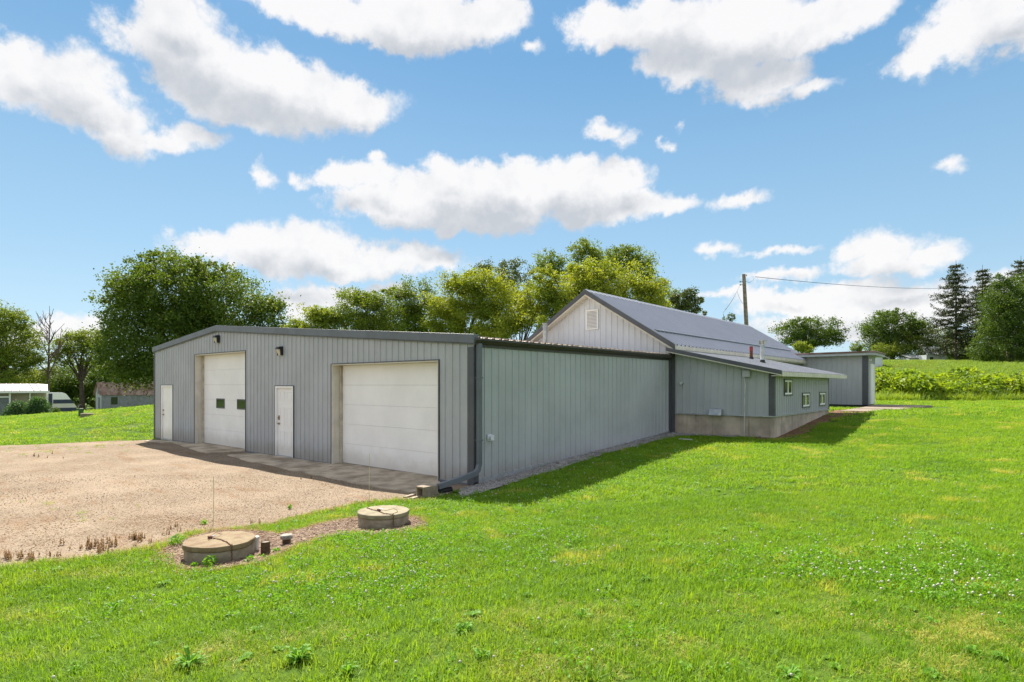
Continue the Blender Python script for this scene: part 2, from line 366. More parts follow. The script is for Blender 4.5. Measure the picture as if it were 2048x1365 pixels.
RIB = .2286
def siding(parent, o, a, b, n, L, tb, tt, mat, openings=(), rib=.021, hb=.022, ht=.013, name='siding_sheet', sheet=4, pitch=RIB):
    """ribbed steel sheets: s runs along a, t along b; each sheet (four ribs) is its own part"""
    o, a, b, n = map(lambda q: np.array(q, float), (o, a, b, n))
    k = int(math.ceil(L / (sheet * pitch) - .05)); outs = []
    for i in range(k):
        s0 = i * sheet * pitch; s1 = min(L, (i + 1) * sheet * pitch)
        if i == k - 1: s1 = L
        lift = .0015 * (i % 2)
        pts = [(s0, 0)]
        for r in range(sheet + 2):
            c = s0 + (r + .5) * pitch
            if c + hb + .005 < s1:
                pts += [(c - hb, 0), (c - ht, rib), (c + ht, rib), (c + hb, 0)]
                for m_ in (c + pitch * .34, c + pitch * .66):
                    if m_ + .012 < s1: pts += [(m_ - .009, 0), (m_, .004), (m_ + .009, 0)]
        pts.append((s1, 0))
        brk = sorted({q for op in openings for q in op[:2] if s0 < q < s1})
        full = []
        for (p, h), (q, g) in zip(pts, pts[1:]):
            seg = [(p, h)] + [(x, h + (g - h) * (x - p) / max(q - p, 1e-6)) for x in brk if p < x < q] + [(q, g)]
            full += list(zip(seg, seg[1:]))
        bb = B()
        for (p, h), (q, g) in full:
            if q - p < 1e-5: continue
            mid = (p + q) / 2
            iv = [(tb(p), tb(q), tt(p), tt(q))]
            for (u0, u1, z0, z1) in openings:
                if u0 < mid < u1:
                    new = []
                    for (lp, lq, hp, hq) in iv:
                        if z0 > min(lp, lq) + .01: new.append((lp, lq, z0, z0))
                        if z1 < max(hp, hq) - .01: new.append((z1, z1, hp, hq))
                    iv = new
            for (lp, lq, hp, hq) in iv:
                A = lambda s_, t_, h_: o + a * s_ + b * t_ + n * (h_ + lift)
                bb.quad(A(p, lp, h), A(q, lq, g), A(q, hq, g), A(p, hp, h))
        if bb.f: outs.append(bb.build(name, mat, parent))
    return outs

# ---------------------------------------------------------------- terrain
def ray(px, py): return RT * ((px - 1024) / FPX) + FW + np.array([0, 0, (HOR - py) / FPX])
def at(px, py, d): return CAM + ray(px, py) * d
def atz(px, d, z): p = at(px, HOR, d); p[2] = z; return p
CT = [(-17.9, 0, -.12), (-17.9, -2, -.12), (-14, 0, -.08), (-9, 0, -.07), (-4.5, 0, -.06), (0, 0, -.03), (0, 2, .10), (0, 4, .24), (0, 7, .38), (0, 9.2, .50), (3.2, 9.2, .50),
      (3.25, 12.5, .72), (3.25, 15.9, .96), (3.1, 20, 1.0), (3.1, 24.4, 1.0), (6, 24, 1.0), (1.64, -5.9, 0), (1.7, -3.6, 0.01), (0, -7.5, -.02), (-6, -5, -.06), (-16, -5, -.1), (-16, -1, -.1), (-8, -9, -.05),
      (4, -3, .14), (4, 2, .26), (3, 5, .36), (8.6, -8.9, .45), (8, -4, .40), (10, 3, .55), (8, 10, .66), (14, -3, .62), (14, 10, .85), (12, 20, 1.0), (4.5, -7.5, .18), (5.5, -10, .28), (20, 0, .9), (3, -10, .1),
      (-9, 12, .7), (-9, 25, 1.0)]
CT = [np.array(p, float) for p in CT]
for px, d, z in [(2048, 37, 1.1), (1750, 36, 1.05), (2300, 36, 1.2), (1900, 46, 1.5), (2200, 46, 1.6), (1750, 50, 1.8), (1780, 90, 5.6), (2048, 90, 5.6), (1900, 70, 3.7), (2300, 90, 5.6), (1600, 95, 5.4), (1500, 60, 2.3), (1900, 130, 6.0), (2100, 200, 6), (1500, 160, 6),
                 (310, 33, .82), (200, 34, .52), (100, 35, .22), (0, 34, -.02), (-200, 34, -.2), (250, 45, .25), (100, 50, -.7), (0, 52, -.85), (-200, 52, -.9), (250, 62, -.9), (150, 65, -1.2), (200, 78, -1.35), (300, 78, -1.35), (50, 90, -1.6), (400, 70, -.6), (700, 55, .8), (1000, 60, 1.2), (600, 120, -1), (-300, 120, -2), (1200, 120, 3), (300, 27, .45), (150, 27, .12), (-100, 25, -.1)]:
    CT.append(atz(px, d, z))
for a_ in range(0, 360, 30):
    CT.append(np.array([600 * math.cos(math.radians(a_)), 600 * math.sin(math.radians(a_)), 3.0]))
for p in [(30, -30, 1.2), (0, -40, .0), (-40, -20, -.5), (60, 0, 2), (-30, 60, .4), (40, 40, 2.8)]: CT.append(np.array(p, float))
CT = np.array(CT)
def kern(r2): return np.sqrt(r2 + 9.0)
_d2 = ((CT[:, None, :2] - CT[None, :, :2]) ** 2).sum(-1)
_wt = np.linalg.solve(-kern(_d2) + np.eye(len(CT)) * -.02, CT[:, 2] - 1.0)
def hgt(x, y):
    x = np.asarray(x, float); y = np.asarray(y, float); sh = x.shape; x = x.ravel(); y = y.ravel()
    out = np.empty(len(x))
    for i in range(0, len(x), 20000):
        d2 = (x[i:i + 20000, None] - CT[None, :, 0]) ** 2 + (y[i:i + 20000, None] - CT[None, :, 1]) ** 2
        out[i:i + 20000] = -(kern(d2) @ _wt) + 1.0
    r = np.hypot(x - CAM[0], y - CAM[1])
    f = np.clip((r - 260) / 400, 0, 1); out = out * (1 - f) + 4.0 * f
    return out.reshape(sh)
def HH(x, y): return hgt(x, y) + .012 * np.sin(x * 2.1 + np.sin(y * 1.3)) * np.sin(y * 1.7 + 1.0)
def h1(x, y): return float(hgt(np.array([x]), np.array([y]))[0])
def G(px, py):
    r = ray(px, py); t = 2.0 * FPX / max(py - HOR, 3) * .9
    for _ in range(40):
        p = CAM + r * t; z = h1(p[0], p[1]); t2 = (CAM[2] - z) * FPX / max(py - HOR, 3); t = .5 * t + .5 * t2
    p = CAM + r * t; p[2] = h1(p[0], p[1]); return p

radii = np.concatenate([np.linspace(.3, 4, 12), np.geomspace(4.3, 60, 190), np.geomspace(61.5, 4500, 90)])
angs = np.concatenate([np.linspace(-60, 60, 320), np.linspace(62, 298, 90)]) * math.pi / 180
A_, R_ = np.meshgrid(angs, radii)
X_ = CAM[0] + R_ * (np.sin(A_) * RT[0] + np.cos(A_) * FW[0]); Y_ = CAM[1] + R_ * (np.sin(A_) * RT[1] + np.cos(A_) * FW[1])
Z_ = hgt(X_, Y_); Z_ = Z_ + .012 * np.sin(X_ * 2.1 + np.sin(Y_ * 1.3)) * np.sin(Y_ * 1.7 + 1.0)
nr, na = X_.shape
idx = np.arange(nr * na).reshape(nr, na); nxt = np.roll(idx, -1, axis=1)
Fq = np.stack([idx[:-1], nxt[:-1], nxt[1:], idx[1:]], -1).reshape(-1, 4)[:, ::-1]
c0 = len(X_.ravel()); Vt = np.column_stack([X_.ravel(), Y_.ravel(), Z_.ravel()])
ground = link('ground', arr_mesh('ground', Vt, Fq, M['soil'], smooth_=True), kind='structure')
ground['label'] = 'green mown lawn and rising field'
capm = B(); capm.quad(*[(CAM[0] + .32 * math.cos(t), CAM[1] + .32 * math.sin(t), h1(CAM[0], CAM[1]) - .02) for t in np.linspace(0, 2 * math.pi, 12, endpoint=False)])
cp_ = capm.build('ground_patch', M['soil'], kind='structure')

def inpoly(x, y, P):
    x = np.asarray(x); y = np.asarray(y); c = np.zeros(x.shape, bool); n = len(P)
    for i in range(n):
        x0, y0 = P[i][:2]; x1, y1 = P[(i + 1) % n][:2]
        with np.errstate(divide='ignore', invalid='ignore'):
            c ^= ((y0 > y) != (y1 > y)) & (x < (x1 - x0) * (y - y0) / (y1 - y0 + 1e-12) + x0)
    return c
_ph = rng.random((6, 3)) * 6
def wob(x, y, s=1.0):
    r = 0
    for i, (f, a) in enumerate(((1.1, .5), (2.3, .3), (4.9, .2), (9.7, .14), (17, .08), (31, .05))):
        r = r + a * np.sin(x * f * s + _ph[i, 0] + 1.7 * np.sin(y * f * s * .8 + _ph[i, 1])) * np.sin(y * f * s * 1.1 + _ph[i, 2])
    return r
def patch(name, poly, cell, lift, mat, label, wobble=.1, rough=.0, fade=None, kind='structure'):
    P = np.array([p[:2] for p in poly]); x0, y0 = P.min(0) - .3; x1, y1 = P.max(0) + .3
    nx = int((x1 - x0) / cell) + 2; ny = int((y1 - y0) / cell) + 2
    gx, gy = np.meshgrid(x0 + np.arange(nx) * cell, y0 + np.arange(ny) * cell)
    cx = gx[:-1, :-1] + cell / 2; cy = gy[:-1, :-1] + cell / 2
    ins = inpoly(cx + wobble * wob(cx, cy), cy + wobble * wob(cy + 5, cx), P)
    gz = hgt(gx, gy) + .012 * np.sin(gx * 2.1 + np.sin(gy * 1.3)) * np.sin(gy * 1.7 + 1.0) + lift + rough * wob(gx * 2, gy * 2)
    id_ = np.arange(nx * ny).reshape(ny, nx); ii = ins.ravel()
    F = np.stack([id_[:-1, :-1], id_[:-1, 1:], id_[1:, 1:], id_[1:, :-1]], -1).reshape(-1, 4)[ii]
    used, inv = np.unique(F, return_inverse=True)
    V = np.column_stack([gx.ravel(), gy.ravel(), gz.ravel()])[used]
    o = link(name, arr_mesh(name, V, inv.reshape(-1, 4), mat, smooth_=True), kind=kind); o['label'] = label
    return P
gp = [G(-420, 1230), G(-200, 1180), G(0, 1137), G(160, 1118), G(320, 1093), G(370, 1070), G(470, 1062), G(560, 1046), G(640, 1024), G(720, 1006), G(800, 1001), G(860, 1000)]
GRAVEL = [(p[0], p[1]) for p in gp] + [(.35, -1.4), (-.02, -.35), (-.02, .6), (-17.9, .6)] + [tuple(G(px, py)[:2]) for px, py in ((290, 881), (150, 886), (0, 893), (-300, 905), (-700, 930))] + [(-30, -14), (-12, -14)]
patch('gravel_drive', GRAVEL, .07, .012, M['gravel'], 'pale tan limestone gravel drive in front of the metal building', .16, .004)
STRIP = [(-.02, -.5), (.75, -1.15), (.75, -.4), (.62, 1.5), (.55, 4), (.5, 7), (.6, 8.6), (1.1, 8.9), (2.2, 9.0), (2.2, 9.4), (-.02, 9.4)]
patch('gravel_strip', STRIP, .045, .014, M['greygravel'], 'grey gravel strip along the foot of the side wall', .09, .006)
mul = [G(*q) for q in ((328, 1100), (335, 1128), (370, 1141), (440, 1140), (520, 1128), (580, 1100), (640, 1078), (700, 1066), (760, 1070), (820, 1062), (856, 1050), (840, 1036), (820, 1034), (720, 1036), (660, 1046), (600, 1060), (560, 1068), (510, 1062), (430, 1064), (370, 1082))]
MULCH = [(p[0], p[1]) for p in mul]
patch('mulch_bed', MULCH, .03, .016, M['mulch'], 'strip of tan wood chips and gravel round the two concrete risers', .05, .008)
DIRT = [(2.6, 9.3), (2.6, 9.0), (3.3, 8.85), (3.65, 9.4), (3.7, 11), (3.65, 13), (3.8, 15), (4.2, 17), (4.4, 19), (3.4, 20.5), (3.0, 20), (3.1, 9.3)]
patch('bare_soil', DIRT, .06, .013, M['dirt'], 'reddish bare soil along the foundation of the low addition', .2, .01)

# ---------------------------------------------------------------- concrete apron slabs
apron = root('concrete_apron', (-7, -.8, -.1), kind='structure'); apron['label'] = 'cracked concrete apron slabs before the overhead doors'
M['patio'] = material('patio_concrete', (.25, .20, .16), .9, col2=(.18, .145, .11), vscale=1.3, bump=.5, coords='World')
def slab(pts, z=.0, t=.08, name='slab', parent=apron, mat=None):
    if parent is apron: pts = [(x, y * .74 if y < 0 else y) for x, y in pts]
    b = B(); n = len(pts)
    top = [(x, y, h1(x, y) + .035 + z) for x, y in pts]; bot = [(x, y, q - t) for (x, y, q) in top]
    b.v += top + bot; b.f.append(tuple(range(n)))
    for i in range(n): b.f.append((i, n + i, n + (i + 1) % n, (i + 1) % n))
    # ensure upward top
    ar = sum(pts[i][0] * pts[(i + 1) % n][1] - pts[(i + 1) % n][0] * pts[i][1] for i in range(n))
    if ar < 0: b.f = [f[::-1] for f in b.f]
    return b.build(name, mat or M['concrete' if parent is apron else 'patio'], parent, bevel=.008)
def zig(p, q, n, amp):
    p = np.array(p); q = np.array(q); d = q - p; nrm = np.array([-d[1], d[0]]) / (np.linalg.norm(d) + 1e-6)
    return [tuple(p + d * i / n + nrm * random.uniform(-amp, amp)) for i in range(1, n)]
slab([(-14.6, .5), (-14.9, -.55)] + zig((-14.9, -.55), (-12.2, -1.15), 6, .05) + [(-12.2, -1.15), (-12.1, .5)])
slab([(-12.08, .5), (-12.18, -1.13)] + zig((-12.18, -1.13), (-10.6, -1.35), 4, .05) + [(-10.6, -1.35), (-9.9, .5)])
slab([(-9.3, -.02), (-9.6, -1.1)] + zig((-9.6, -1.1), (-7.2, -1.5), 5, .05) + [(-7.2, -1.5), (-6.9, -.02)])
slab([(-6.88, -.02), (-7.17, -1.48)] + zig((-7.17, -1.48), (-5.0, -1.65), 5, .04) + [(-5.0, -1.65), (-4.6, -.9)] + zig((-4.6, -.9), (-5.0, -.02), 3, .04) + [(-5.0, .5), (-5.3, .5), (-5.3, -.02)])
slab([(-4.97, .5), (-4.98, -.02)] + zig((-4.98, -.02), (-4.57, -.9), 3, .04)[::1] + [(-4.57, -.9), (-4.97, -1.62)] + zig((-4.97, -1.62), (-2.9, -1.75), 5, .05) + [(-2.9, -1.75), (-3.0, .5)])
slab([(-2.98, .5), (-2.88, -1.73)] + zig((-2.88, -1.73), (-.5, -1.75), 5, .04) + [(-.5, -1.75), (-.35, -.6), (-1.1, -.02), (-1.1, .5)])
slab([(-17.3, -.02), (-17.4, -.75)] + zig((-17.4, -.75), (-15.2, -.95), 4, .05) + [(-15.2, -.95), (-15.1, -.02)])
patio = root('patio_slab', (5, 21, 1.0), kind='structure'); patio['label'] = 'concrete patio slabs before the far entry'
slab([(3.25, 17.6), (4.3, 17.9), (4.4, 20.4), (3.25, 20.4)], .0, .12, parent=patio)
slab([(3.25, 20.43), (5.0, 20.43), (5.1, 23.2), (3.25, 23.2)], .01, .12, parent=patio)
slab([(3.3, 23.23), (5.5, 23.0), (5.6, 25.6), (3.3, 25.6)], .05, .16, parent=patio)

# ---------------------------------------------------------------- front metal building
XL = -17.9; RX = -12.14; RZ = 4.0; EZ = 3.03; LZ = 3.5
def rz_front(x): return RZ + (EZ - RZ) * (x - RX) / (0 - RX) if x > RX else RZ + (LZ - RZ) * (x - RX) / (XL - RX)
wk = root('metal_building', (-9, 4.6, 0), 'long low grey ribbed metal workshop with two white overhead doors', 'building')
def fz(x): return -.07 - .05 * min(1, -x / 18)
OPEN = [(-17.17 - XL, -16.0 - XL, -1, 2.05), (-13.95 - XL, -10.07 - XL, -1, 3.15), (-8.18 - XL, -7.15 - XL, -1, 2.03), (-5.22 - XL, -1.05 - XL, -1, 2.61)]
siding(wk, (XL, 0, 0), (1, 0, 0), (0, 0, 1), (0, -1, 0), 17.9, lambda s: fz(XL + s) + .06, lambda s: rz_front(XL + s) - .02, M['siding'], OPEN)
def sidebot(y): return .10 + .036 * y + .0016 * y * y
siding(wk, (0, 0, 0), (0, 1, 0), (0, 0, 1), (1, 0, 0), 9.25, sidebot, lambda s: EZ - .02, M['siding'])
siding(wk, (XL, 9.25, 0), (0, -1, 0), (0, 0, 1), (-1, 0, 0), 9.25, lambda s: -.1, lambda s: LZ - .02, M['siding'], sheet=8)
siding(wk, (-6.3, 9.25, 0), (-1, 0, 0), (0, 0, 1), (0, 1, 0), 11.6, lambda s: -.1, lambda s: rz_front(-6.3 - s) - .02, M['siding'], sheet=8)
# roof sheets, ribs running down each slope
n1 = np.array([RZ - EZ, 0, -RX]); ln = np.linalg.norm(n1); n1 /= ln
b1 = np.array([-RX + .07, 0, (EZ - RZ) * (1 + .07 / -RX)]); l1 = np.linalg.norm(b1); b1 /= l1
siding(wk, (RX, 0.0, RZ + .03), (0, 1, 0), b1, n1, 9.35, lambda s: 0, lambda s: l1, M['roof_tan'], name='roof_sheet', rib=.03)
b2 = np.array([XL - RX - .07, 0, LZ - RZ - .006]); l2 = np.linalg.norm(b2); b2 /= l2
n2 = np.array([b2[2], 0, -b2[0]])
siding(wk, (RX, 0.0, RZ + .03), (0, 1, 0), b2, n2, 9.35, lambda s: 0, lambda s: l2, M['roof_tan'], name='roof_sheet', rib=.03)
B().box(RX - .2, RX + .2, -.02, 9.3, RZ + .055, RZ + .075).build('ridge_cap', M['fascia'], wk)
# rake trim in three lengths, each lapping the next
def rake(x0, x1, lift, hh=.19, mat='fascia'):
    z0, z1 = rz_front(x0) + .09 + lift, rz_front(x1) + .09 + lift
    b = B(); y0, y1 = -.075 - lift, .06
    b.hexa([(x0, y0, z0 - hh), (x1, y0, z1 - hh), (x1, y1, z1 - hh), (x0, y1, z0 - hh), (x0, y0, z0), (x1, y0, z1), (x1, y1, z1), (x0, y1, z0)])
    b.hexa([(x0, y0 + .02, z0 - hh - .025), (x1, y0 + .02, z1 - hh - .025), (x1, -.03, z1 - hh - .025), (x0, -.03, z0 - hh - .025), (x0, y0 + .02, z0 - hh - .001), (x1, y0 + .02, z1 - hh - .001), (x1, -.03, z1 - hh - .001), (x0, -.03, z0 - hh - .001)])
    return b.build('rake_trim', M[mat], wk, bevel=.006)
rake(XL - .08, -15.0, 0); rake(-15.04, RX, .004); rake(RX, -7.4, .004); rake(-7.44, -3.6, 0); rake(-3.64, .09, .005)
# corner trims
B().box(-.13, .035, -.035, -.022, -.02, 2.86).box(.022, .035, -.0219, .12, .03, 2.86).build('corner_trim', M['trim'], wk)
B().box(XL - .03, XL + .07, -.035, -.022, -.1, 3.35).build('corner_trim', M['trim'], wk)
B().box(-.02, .06, 9.13, 9.27, .5, 3.2).build('corner_trim', M['trim'], wk)
# base trim along front and side
for x0, x1 in ((XL, -17.2), (-15.97, -13.98), (-10.04, -8.22), (-7.11, -5.25), (-1.02, -.14)):
    b = B(); b.hexa([(x0, -.028, fz(x0) + .02), (x1, -.028, fz(x1) + .02), (x1, .01, fz(x1) + .02), (x0, .01, fz(x0) + .02), (x0, -.028, fz(x0) + .07), (x1, -.028, fz(x1) + .07), (x1, .01, fz(x1) + .07), (x0, .01, fz(x0) + .07)])
    b.build('base_trim', M['fascia'], wk)
b = B()
for i in range(10):
    y0, y1 = .125 + i * .905, .125 + (i + 1) * .905
    b.hexa([(0, y0, sidebot(y0) - .2), (.028, y0, sidebot(y0) - .2), (.028, y1, sidebot(y1) - .2), (0, y1, sidebot(y1) - .2), (0, y0, sidebot(y0) + .006), (.028, y0, sidebot(y0) + .006), (.028, y1, sidebot(y1) + .006), (0, y1, sidebot(y1) + .006)])
b.build('base_board', M['galv'], wk)
# side gutter and downspout
g = B()
prof = [(.02, 2.93), (.10, 2.93), (.15, 3.0), (.15, 3.045), (.14, 3.045), (.13, 3.0), (.095, 2.945), (.03, 2.945), (.03, 3.045), (.02, 3.045)]
i0 = len(g.v)
for y in (-.06, 9.3):
    for x, z in prof: g.v.append((x, y, z))
m_ = len(prof)
for k in range(m_): g.f.append((k, (k + 1) % m_, m_ + (k + 1) % m_, m_ + k))
g.f.append(tuple(range(m_))); g.f.append(tuple(range(m_, 2 * m_))[::-1])
g.box(.0, .03, .0, 9.25, 2.86, 2.93)
g.build('gutter', M['gutter'], wk)
def ducts(pts, w, d, axis_w):
    """rectangular pipe through points; axis_w = constant width direction"""
    b = B(); aw = np.array(axis_w, float); rings = []
    for i, p in enumerate(pts):
        p = np.array(p, float); t = np.array(pts[min(i + 1, len(pts) - 1)]) - np.array(pts[max(i - 1, 0)]); t = t / np.linalg.norm(t)
        c = np.cross(t, aw); c /= np.linalg.norm(c); i0 = len(b.v)
        for u, v in ((-1, -1), (1, -1), (1, 1), (-1, 1)): b.v.append(tuple(p + aw * u * w / 2 + c * v * d / 2))
        rings.append(i0)
    for r, q in zip(rings, rings[1:]):
        for k in range(4): b.f.append((r + k, r + (k + 1) % 4, q + (k + 1) % 4, q + k))
    b.f.append((rings[0] + 3, rings[0] + 2, rings[0] + 1, rings[0])); b.f.append(tuple(rings[-1] + k for k in range(4)))
    return b
ducts([(.095, .07, 2.93), (.095, .07, 2.8), (.095, .07, .42), (.095, .03, .30), (.10, -.06, .235), (.10, -.5, .17), (.11, -1.1, .10)], .085, .11, (1, 0, 0)).build('downspout', M['fascia'], wk, bevel=.008)
for z in (.9, 2.2): B().box(.028, .15, .01, .135, z, z + .03).build('strap', M['fascia'], wk)
# overhead doors
def overhead(x0, x1, zt, sections, windows, rec=.26, postw=.13):
    d = root('overhead_door', (0, 0, 0)); COL.objects.unlink(d); bpy.data.objects.remove(d)
    zb = fz((x0 + x1) / 2) + .07
    # jambs
    B().box(x0 + .002, x0 + .03, -.02, rec + .03, zb - .08, zt - .03).build('jamb', M['cream'], wk)
    B().box(x0 + .033, x0 + .11, rec - .06, rec + .02, zb - .07, zt - .04).build('door_track', M['stained'], wk)
    B().box(x1 - .03, x1 - .002, -.02, rec + .03, zb - .08, zt - .03).build('jamb', M['cream'], wk)
    B().box(x0 + .002, x1 - .002, -.02, rec + .03, zt - .028, zt - .002).build('header', M['cream'], wk)
    B().box(x0 - .022, x0 + .001, -.034, .01, zb - .1, zt + .02).box(x1 - .001, x1 + .022, -.034, .01, zb - .1, zt + .02).box(x0 + .0011, x1 - .0011, -.034, .01, zt, zt + .02).build('door_trim', M['trim'], wk)
    hs = (zt - .03 - zb) / sections; dr = None
    for k in range(sections):
        z0 = zb + k * hs + .0018; z1 = zb + (k + 1) * hs - .0018
        b = B().box(x0 + .035, x1 - .035, rec, rec + .045, z0, z1)
        for q in (.25, .5, .75): b.box(x0 + .036, x1 - .036, rec - .0012, rec + .001, z0 + hs * q - .0025, z0 + hs * q + .0025)
        if dr is None:
            dr = b.build('overhead_door', M['white'], wk); dr['label'] = 'white sectional overhead door'
            B().box(x0 + .035, x1 - .035, rec + .01, rec + .04, zb - .045, zb + .003).build('bottom_seal', M['black'], dr)
        else: b.build('door_section', M['white'], dr)
    B().box(x0 + .03, x1 - .03, rec + .05, rec + .06, zb - .02, zt - .03).build('door_backing', M['dark'], dr)
    for wx, wz in windows:
        B().box(wx - .32, wx + .32, rec - .018, rec - .0015, wz - .17, wz - .13).box(wx - .32, wx + .32, rec - .018, rec - .0015, wz + .13, wz + .17).box(wx - .32, wx - .28, rec - .018, rec - .0015, wz - .1299, wz + .1299).box(wx + .28, wx + .32, rec - .018, rec - .0015, wz - .1299, wz + .1299).build('window_frame', M['trim'], dr, bevel=.004)
        B().box(wx - .28, wx + .28, rec - .01, rec - .002, wz - .13, wz + .13).build('window_pane', M['glass'], dr)
    return dr
overhead(-13.95, -10.07, 3.15, 6, [(-12.5, 1.42), (-10.92, 1.42)])
overhead(-5.22, -1.05, 2.61, 5, [])
# man doors
def mandoor(x0, x1, zt, panels, rec=.03):
    zb = fz((x0 + x1) / 2) + .08
    fr = B().box(x0, x0 + .06, -.03, .08, zb - .06, zt).box(x1 - .05, x1, -.03, .08, zb - .06, zt).box(x0 + .0601, x1 - .0501, -.03, .08, zt - .055, zt)
    B().box(x0 - .02, x0 - .001, -.036, .01, zb - .06, zt + .02).box(x1 + .001, x1 + .02, -.036, .01, zb - .06, zt + .02).box(x0 - .0009, x1 + .0009, -.036, .01, zt + .001, zt + .02).build('door_trim', M['trim'], wk)
    d = B().box(x0 + .064, x1 - .054, rec, rec + .045, zb, zt - .059).build('door', M['white'], wk)
    fr.build('door_frame', M['white'], d)
    B().box(x0 + .06, x1 - .05, -.04, .09, zb - .05, zb - .004).build('threshold', M['galv'], d)
    if panels:
        w = (x1 - .054) - (x0 + .064); cx = [(x0 + .064) + w * .29, (x0 + .064) + w * .71]
        for px_ in cx:
            for z0, z1 in ((.10, .36), (.42, .70), (.80, .93)):
                za, zc = zb + (zt - zb) * z0 * .99, zb + (zt - zb) * z1 * .99; hw = w * .15
                b = B()   # moulded rim and raised field
                for (u0, u1, v0, v1) in ((-hw, hw, za, za + .02), (-hw, hw, zc - .02, zc), (-hw, -hw + .02, za + .0201, zc - .0201), (hw - .02, hw, za + .0201, zc - .0201)):
                    b.box(px_ + u0, px_ + u1, rec - .009, rec - .0004, v0, v1)
                b.box(px_ - hw + .045, px_ + hw - .045, rec - .007, rec - .0004, za + .045, zc - .045)
                b.build('door_panel', M['white'], d, bevel=.003)
    hz = zb + .93; hx = x0 + .064 + .07
    b = B(); b.tube([(hx, rec, hz), (hx, rec - .02, hz)], .033, 14); b.tube([(hx, rec - .02, hz), (hx, rec - .06, hz)], .012, 10); b.tube([(hx, rec - .05, hz), (hx + .10, rec - .055, hz)], .010, 8)
    b.build('handle', M['brass'], d, smooth=True)
    b = B(); b.tube([(hx, rec, hz + .17), (hx, rec - .025, hz + .17)], .032, 14); b.tube([(hx, rec - .025, hz + .17), (hx, rec - .04, hz + .17)], .014, 8)
    if panels: b.box(hx - .03, hx + .03, rec - .012, rec - .0005, hz + .10, hz + .24)
    b.build('deadbolt', M['brass'], d, smooth=True)
mandoor(-17.17, -16.0, 2.05, False); mandoor(-8.18, -7.15, 2.03, True)
# wall lights
for lx, lz in ((-12.02, 3.6), (-7.8, 3.04)):
    l = B().hexa([(lx - .09, -.03, lz + .0), (lx + .09, -.03, lz + .0), (lx + .09, -.022, lz + .0), (lx - .09, -.022, lz + .0), (lx - .09, -.03, lz + .15), (lx + .09, -.03, lz + .15), (lx + .09, -.022, lz + .15), (lx - .09, -.022, lz + .15)])
    l.hexa([(lx - .10, -.19, lz + .07), (lx + .10, -.19, lz + .07), (lx + .10, -.031, lz + .07), (lx - .10, -.031, lz + .07), (lx - .085, -.15, lz + .14), (lx + .085, -.15, lz + .14), (lx + .085, -.031, lz + .16), (lx - .085, -.031, lz + .16)])
    l.box(lx - .1, lx - .085, -.12, -.031, lz - .11, lz + .069).box(lx + .085, lx + .1, -.12, -.031, lz - .11, lz + .069)
    lo = l.build('wall_light', M['black'], wk, bevel=.004)
    B().hexa([(lx - .08, -.09, lz - .11), (lx + .08, -.09, lz - .11), (lx + .08, -.032, lz - .11), (lx - .08, -.032, lz - .11), (lx - .08, -.165, lz + .065), (lx + .08, -.165, lz + .065), (lx + .08, -.032, lz + .065), (lx - .08, -.032, lz + .065)]).build('lens', M['lens'], lo, bevel=.004)
# small dryer vent on the side wall
v_ = B().box(.02, .035, .40, .54, .87, 1.01); v_.tube([(.035, .47, .94), (.10, .47, .935)], .045, 16); v_.box(.10, .112, .42, .52, .885, .995)
v_.build('vent_hood', M['siding_light'], wk, smooth=True)
# screw heads along the girts
b = B()
for k in range(77):
    x = XL + (k + .5) * RIB + .055
    for z in (.25, .95, 1.65, 2.35, 2.85):
        if any(o_[0] - .05 < x - XL < o_[1] + .05 and z < o_[3] + .05 for o_ in OPEN): continue
        b.box(x - .006, x + .006, -.009, .0, z - .006, z + .006)
for k in range(40):
    y = (k + .5) * RIB + .055
    for z in (.75, 1.35, 1.95, 2.55): b.box(0, .009, y - .006, y + .006, z - .006, z + .006)
b.build('screws', M['galv'], wk, kind='stuff')

# ---------------------------------------------------------------- gabled building
gb = root('gabled_building', (-3.1, 17.5, .8), 'taller pale grey gabled building with a charcoal ribbed metal roof', 'building')
GX = -3.12; GZ = 5.33; SL = .617; HW = 3.12; Y0 = 9.28; Y1 = 25.9
def gz_(x): return GZ - SL * abs(x - GX)
siding(gb, (GX - HW, Y0, 0), (1, 0, 0), (0, 0, 1), (0, -1, 0), 2 * HW, lambda s: 2.9, lambda s: gz_(GX - HW + s) - .03, M['siding_light'], rib=.024)
siding(gb, (GX + HW, Y0, 0), (0, 1, 0), (0, 0, 1), (1, 0, 0), Y1 - Y0, lambda s: .8, lambda s: 3.36, M['siding'], sheet=8)
siding(gb, (GX - HW, Y1, 0), (0, -1, 0), (0, 0, 1), (-1, 0, 0), Y1 - Y0, lambda s: .6, lambda s: 3.36, M['siding'], sheet=16)
siding(gb, (GX + HW, Y1, 0), (-1, 0, 0), (0, 0, 1), (0, 1, 0), 2 * HW, lambda s: .6, lambda s: gz_(GX + HW - s) - .03, M['siding_light'], sheet=8)
OVX = HW + .3; YO0 = 8.96; YO1 = 26.2
sn = np.array([SL, 0, 1.0]) / math.hypot(SL, 1); sd = np.array([1, 0, -SL]) / math.hypot(SL, 1); LS = OVX * math.hypot(SL, 1)
siding(gb, (GX, YO0, GZ + .12), (0, 1, 0), sd, sn, YO1 - YO0, lambda s: 0, lambda s: LS, M['roof'], name='roof_sheet', rib=.05, hb=.06, ht=.018, pitch=.3048)
snl = sn * np.array([-1, 1, 1]); sdl = sd * np.array([-1, 1, 1])
siding(gb, (GX, YO0, GZ + .12), (0, 1, 0), sdl, snl, YO1 - YO0, lambda s: 0, lambda s: LS, M['roof'], name='roof_sheet', rib=.05, hb=.06, ht=.018, pitch=.3048)
b = B()
